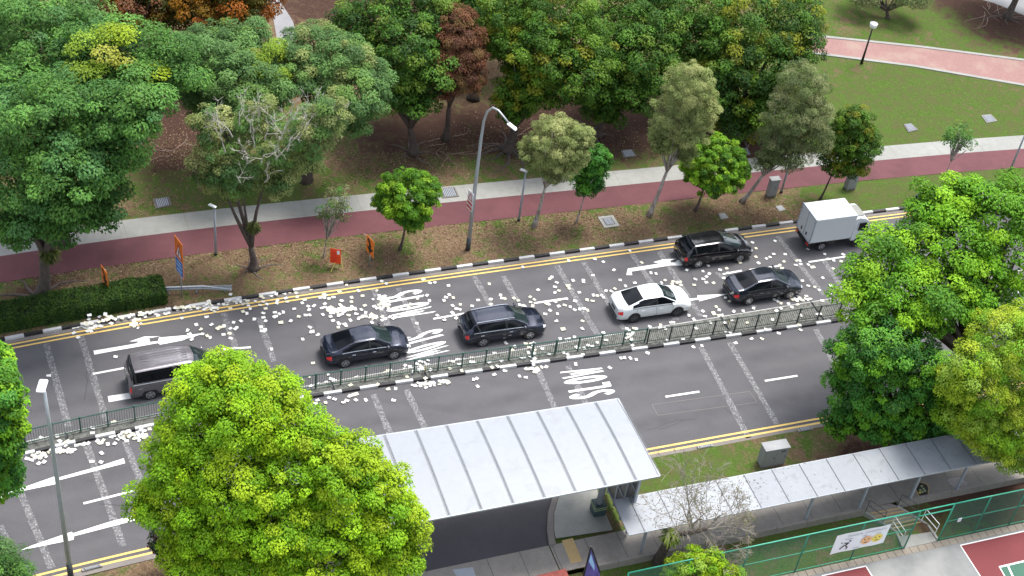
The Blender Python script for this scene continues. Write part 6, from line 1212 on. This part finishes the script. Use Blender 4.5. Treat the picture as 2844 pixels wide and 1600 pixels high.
for (i, j), s_ in PAP.items():
    for tk in s_.split():
        f = tk[-1] if tk[-1] in 'LR' else ''; a, c = map(float, tk.rstrip('LR').split(',')); sheets.append((*c4(i, j, a, c), f))
def ground_z(d, x):
    if d < -.35: return GZ+.95 if (x < xd(at(418,770,.1))[0] and d > -2) else GZ+.03
    if d < -.0: return .15
    if d < .14: return .14
    if d_mfar(x)-.03 < d < d_mnear(x)+.02: return .145
    return .02
papv = []
def sheet_mesh(w, h, seed, col):
    R = random.Random(seed); V = []; n = 3; a, c, e = R.uniform(-.05, .06), R.uniform(-.05, .06), R.uniform(-.03, .05)
    for i in range(n+1):
        for j in range(n+1): u, v = i/n-.5, j/n-.5; V.append((u*w, v*h, .012+abs(a*u*u*4*.5)+abs(c*v*v*2)+e*u*v*2+R.uniform(0, .006)))
    F = [(i*(n+1)+j, (i+1)*(n+1)+j, (i+1)*(n+1)+j+1, i*(n+1)+j+1) for i in range(n) for j in range(n)]; b = MB(); b.v = V; b.f = F; b.m = [0]*len(F)
    if col == 'ink' or col == 'paper_r':
        b.m[4] = 1; return b, ['paper', col]
    return b, [col]
cache = {}
sheets.sort(key=lambda s: (s[2] != 'L' and s[2] != 'R', -s[1]))
stuffV = []; nind = 0; protos = {}
rngp = random.Random(11); order = list(range(len(sheets)))
for k, (px, py, f) in enumerate(sheets):
    g0 = at(px, py, .02); x, d = xd(g0); z = ground_z(d, x); p = at(px, py, z); col = 'paper_r' if f == 'R' else ('ink' if k % 9 == 4 else ('paper_c' if f == 'L' or k % 7 == 3 else 'paper'))
    w, h = (rngp.uniform(.26, .36), rngp.uniform(.19, .26)) if f == 'L' else (rngp.uniform(.185, .235), rngp.uniform(.15, .19))
    rz = ang(x)+rngp.choice((0, math.pi/2))+rngp.gauss(0, .5)
    if nind < 298 and (f or k % 4 != 3 or len(sheets)-k < 298-nind):
        key = (col, f, k % 9)
        if key not in protos:
            b, mm = sheet_mesh(w, h, k, col); o = b.build('paper_sheet', [M[q] for q in mm]); protos[key] = o
        else: o = protos[key].copy(); COL.objects.link(o)
        o.location = p; o.rotation_euler = (rngp.gauss(0, .04), rngp.gauss(0, .04), rz); nind += 1
        nm = min(LM, key=lambda q: (q[1][0]-px)**2+(1.6*(q[1][1]-py))**2)[0]
        pl_ = 'on the hedge' if d < -.35 and z > .5 else 'on the left verge' if d < -.3 else 'along the far kerb' if d < .75 else 'on the median slab' if z > .1 else 'on the far lanes' if d < 7 else 'by the median edge' if d < 9.4 else 'on the near lane'
        kind_ = {'L': 'wide cream sheets', 'R': 'red-printed white paper'}.get(f, {'paper': 'white paper sheet', 'paper_c': 'cream paper sheet', 'ink': 'grey-printed white paper', 'paper_r': 'red-printed white paper'}[col])
        tag(o, '%s %s nearest %s' % (kind_, pl_, nm), 'paper sheet', 'sheets of paper blown over the road')
    else: stuffV.append((p, w, h, rz))
def scrap(cx, cy, sx, sy, n):
    for _ in range(n):
        px, py = rngp.gauss(cx, sx), rngp.gauss(cy, sy); g0 = at(px, py, .02); x, d = xd(g0); z = ground_z(d, x)
        if d > -.1: stuffV.append((at(px, py, z+.01), rngp.uniform(.13, .2), rngp.uniform(.1, .15), rngp.uniform(0, 3)))
for q in ((222,818,12,5,26),(270,799,14,4,24),(350,790,22,4,14),(470,775,30,3,22),(528,772,9,5,16),(590,760,25,4,16),(342,816,9,5,8),(100,1147,14,5,16),(160,1133,20,5,16),(310,1096,25,6,20),(355,1095,12,5,14),(835,780,10,6,12),(865,778,12,6,12),(965,760,12,9,20),(935,796,7,4,8),(1350,930,8,4,12),(1078,965,20,5,10),(2010,752,18,2,14),(1340,880,5,14,10),(1585,845,5,10,8),(1060,920,5,8,8),(700,955,40,5,10)): scrap(*q)
VV = []; FF = []
for p, w, h, rz in stuffV:
    c_, s_ = math.cos(rz), math.sin(rz); n = len(VV)
    for u, v in ((-1,-1),(1,-1),(1,1),(-1,1)): a, b_ = u*w/2, v*h/2; VV.append((p[0]+a*c_-b_*s_, p[1]+a*s_+b_*c_, p[2]+.01+rngp.uniform(0, .03)))
    FF.append((n, n+1, n+2, n+3))
b = MB(); b.v = VV; b.f = FF; b.m = [rngp.choice((0, 0, 1)) for _ in FF]; tag(b.build('paper_litter', [M['paper'], M['paper_c']]), 'drifts of small white and cream paper scraps along the kerbs', 'paper litter', kind='stuff')
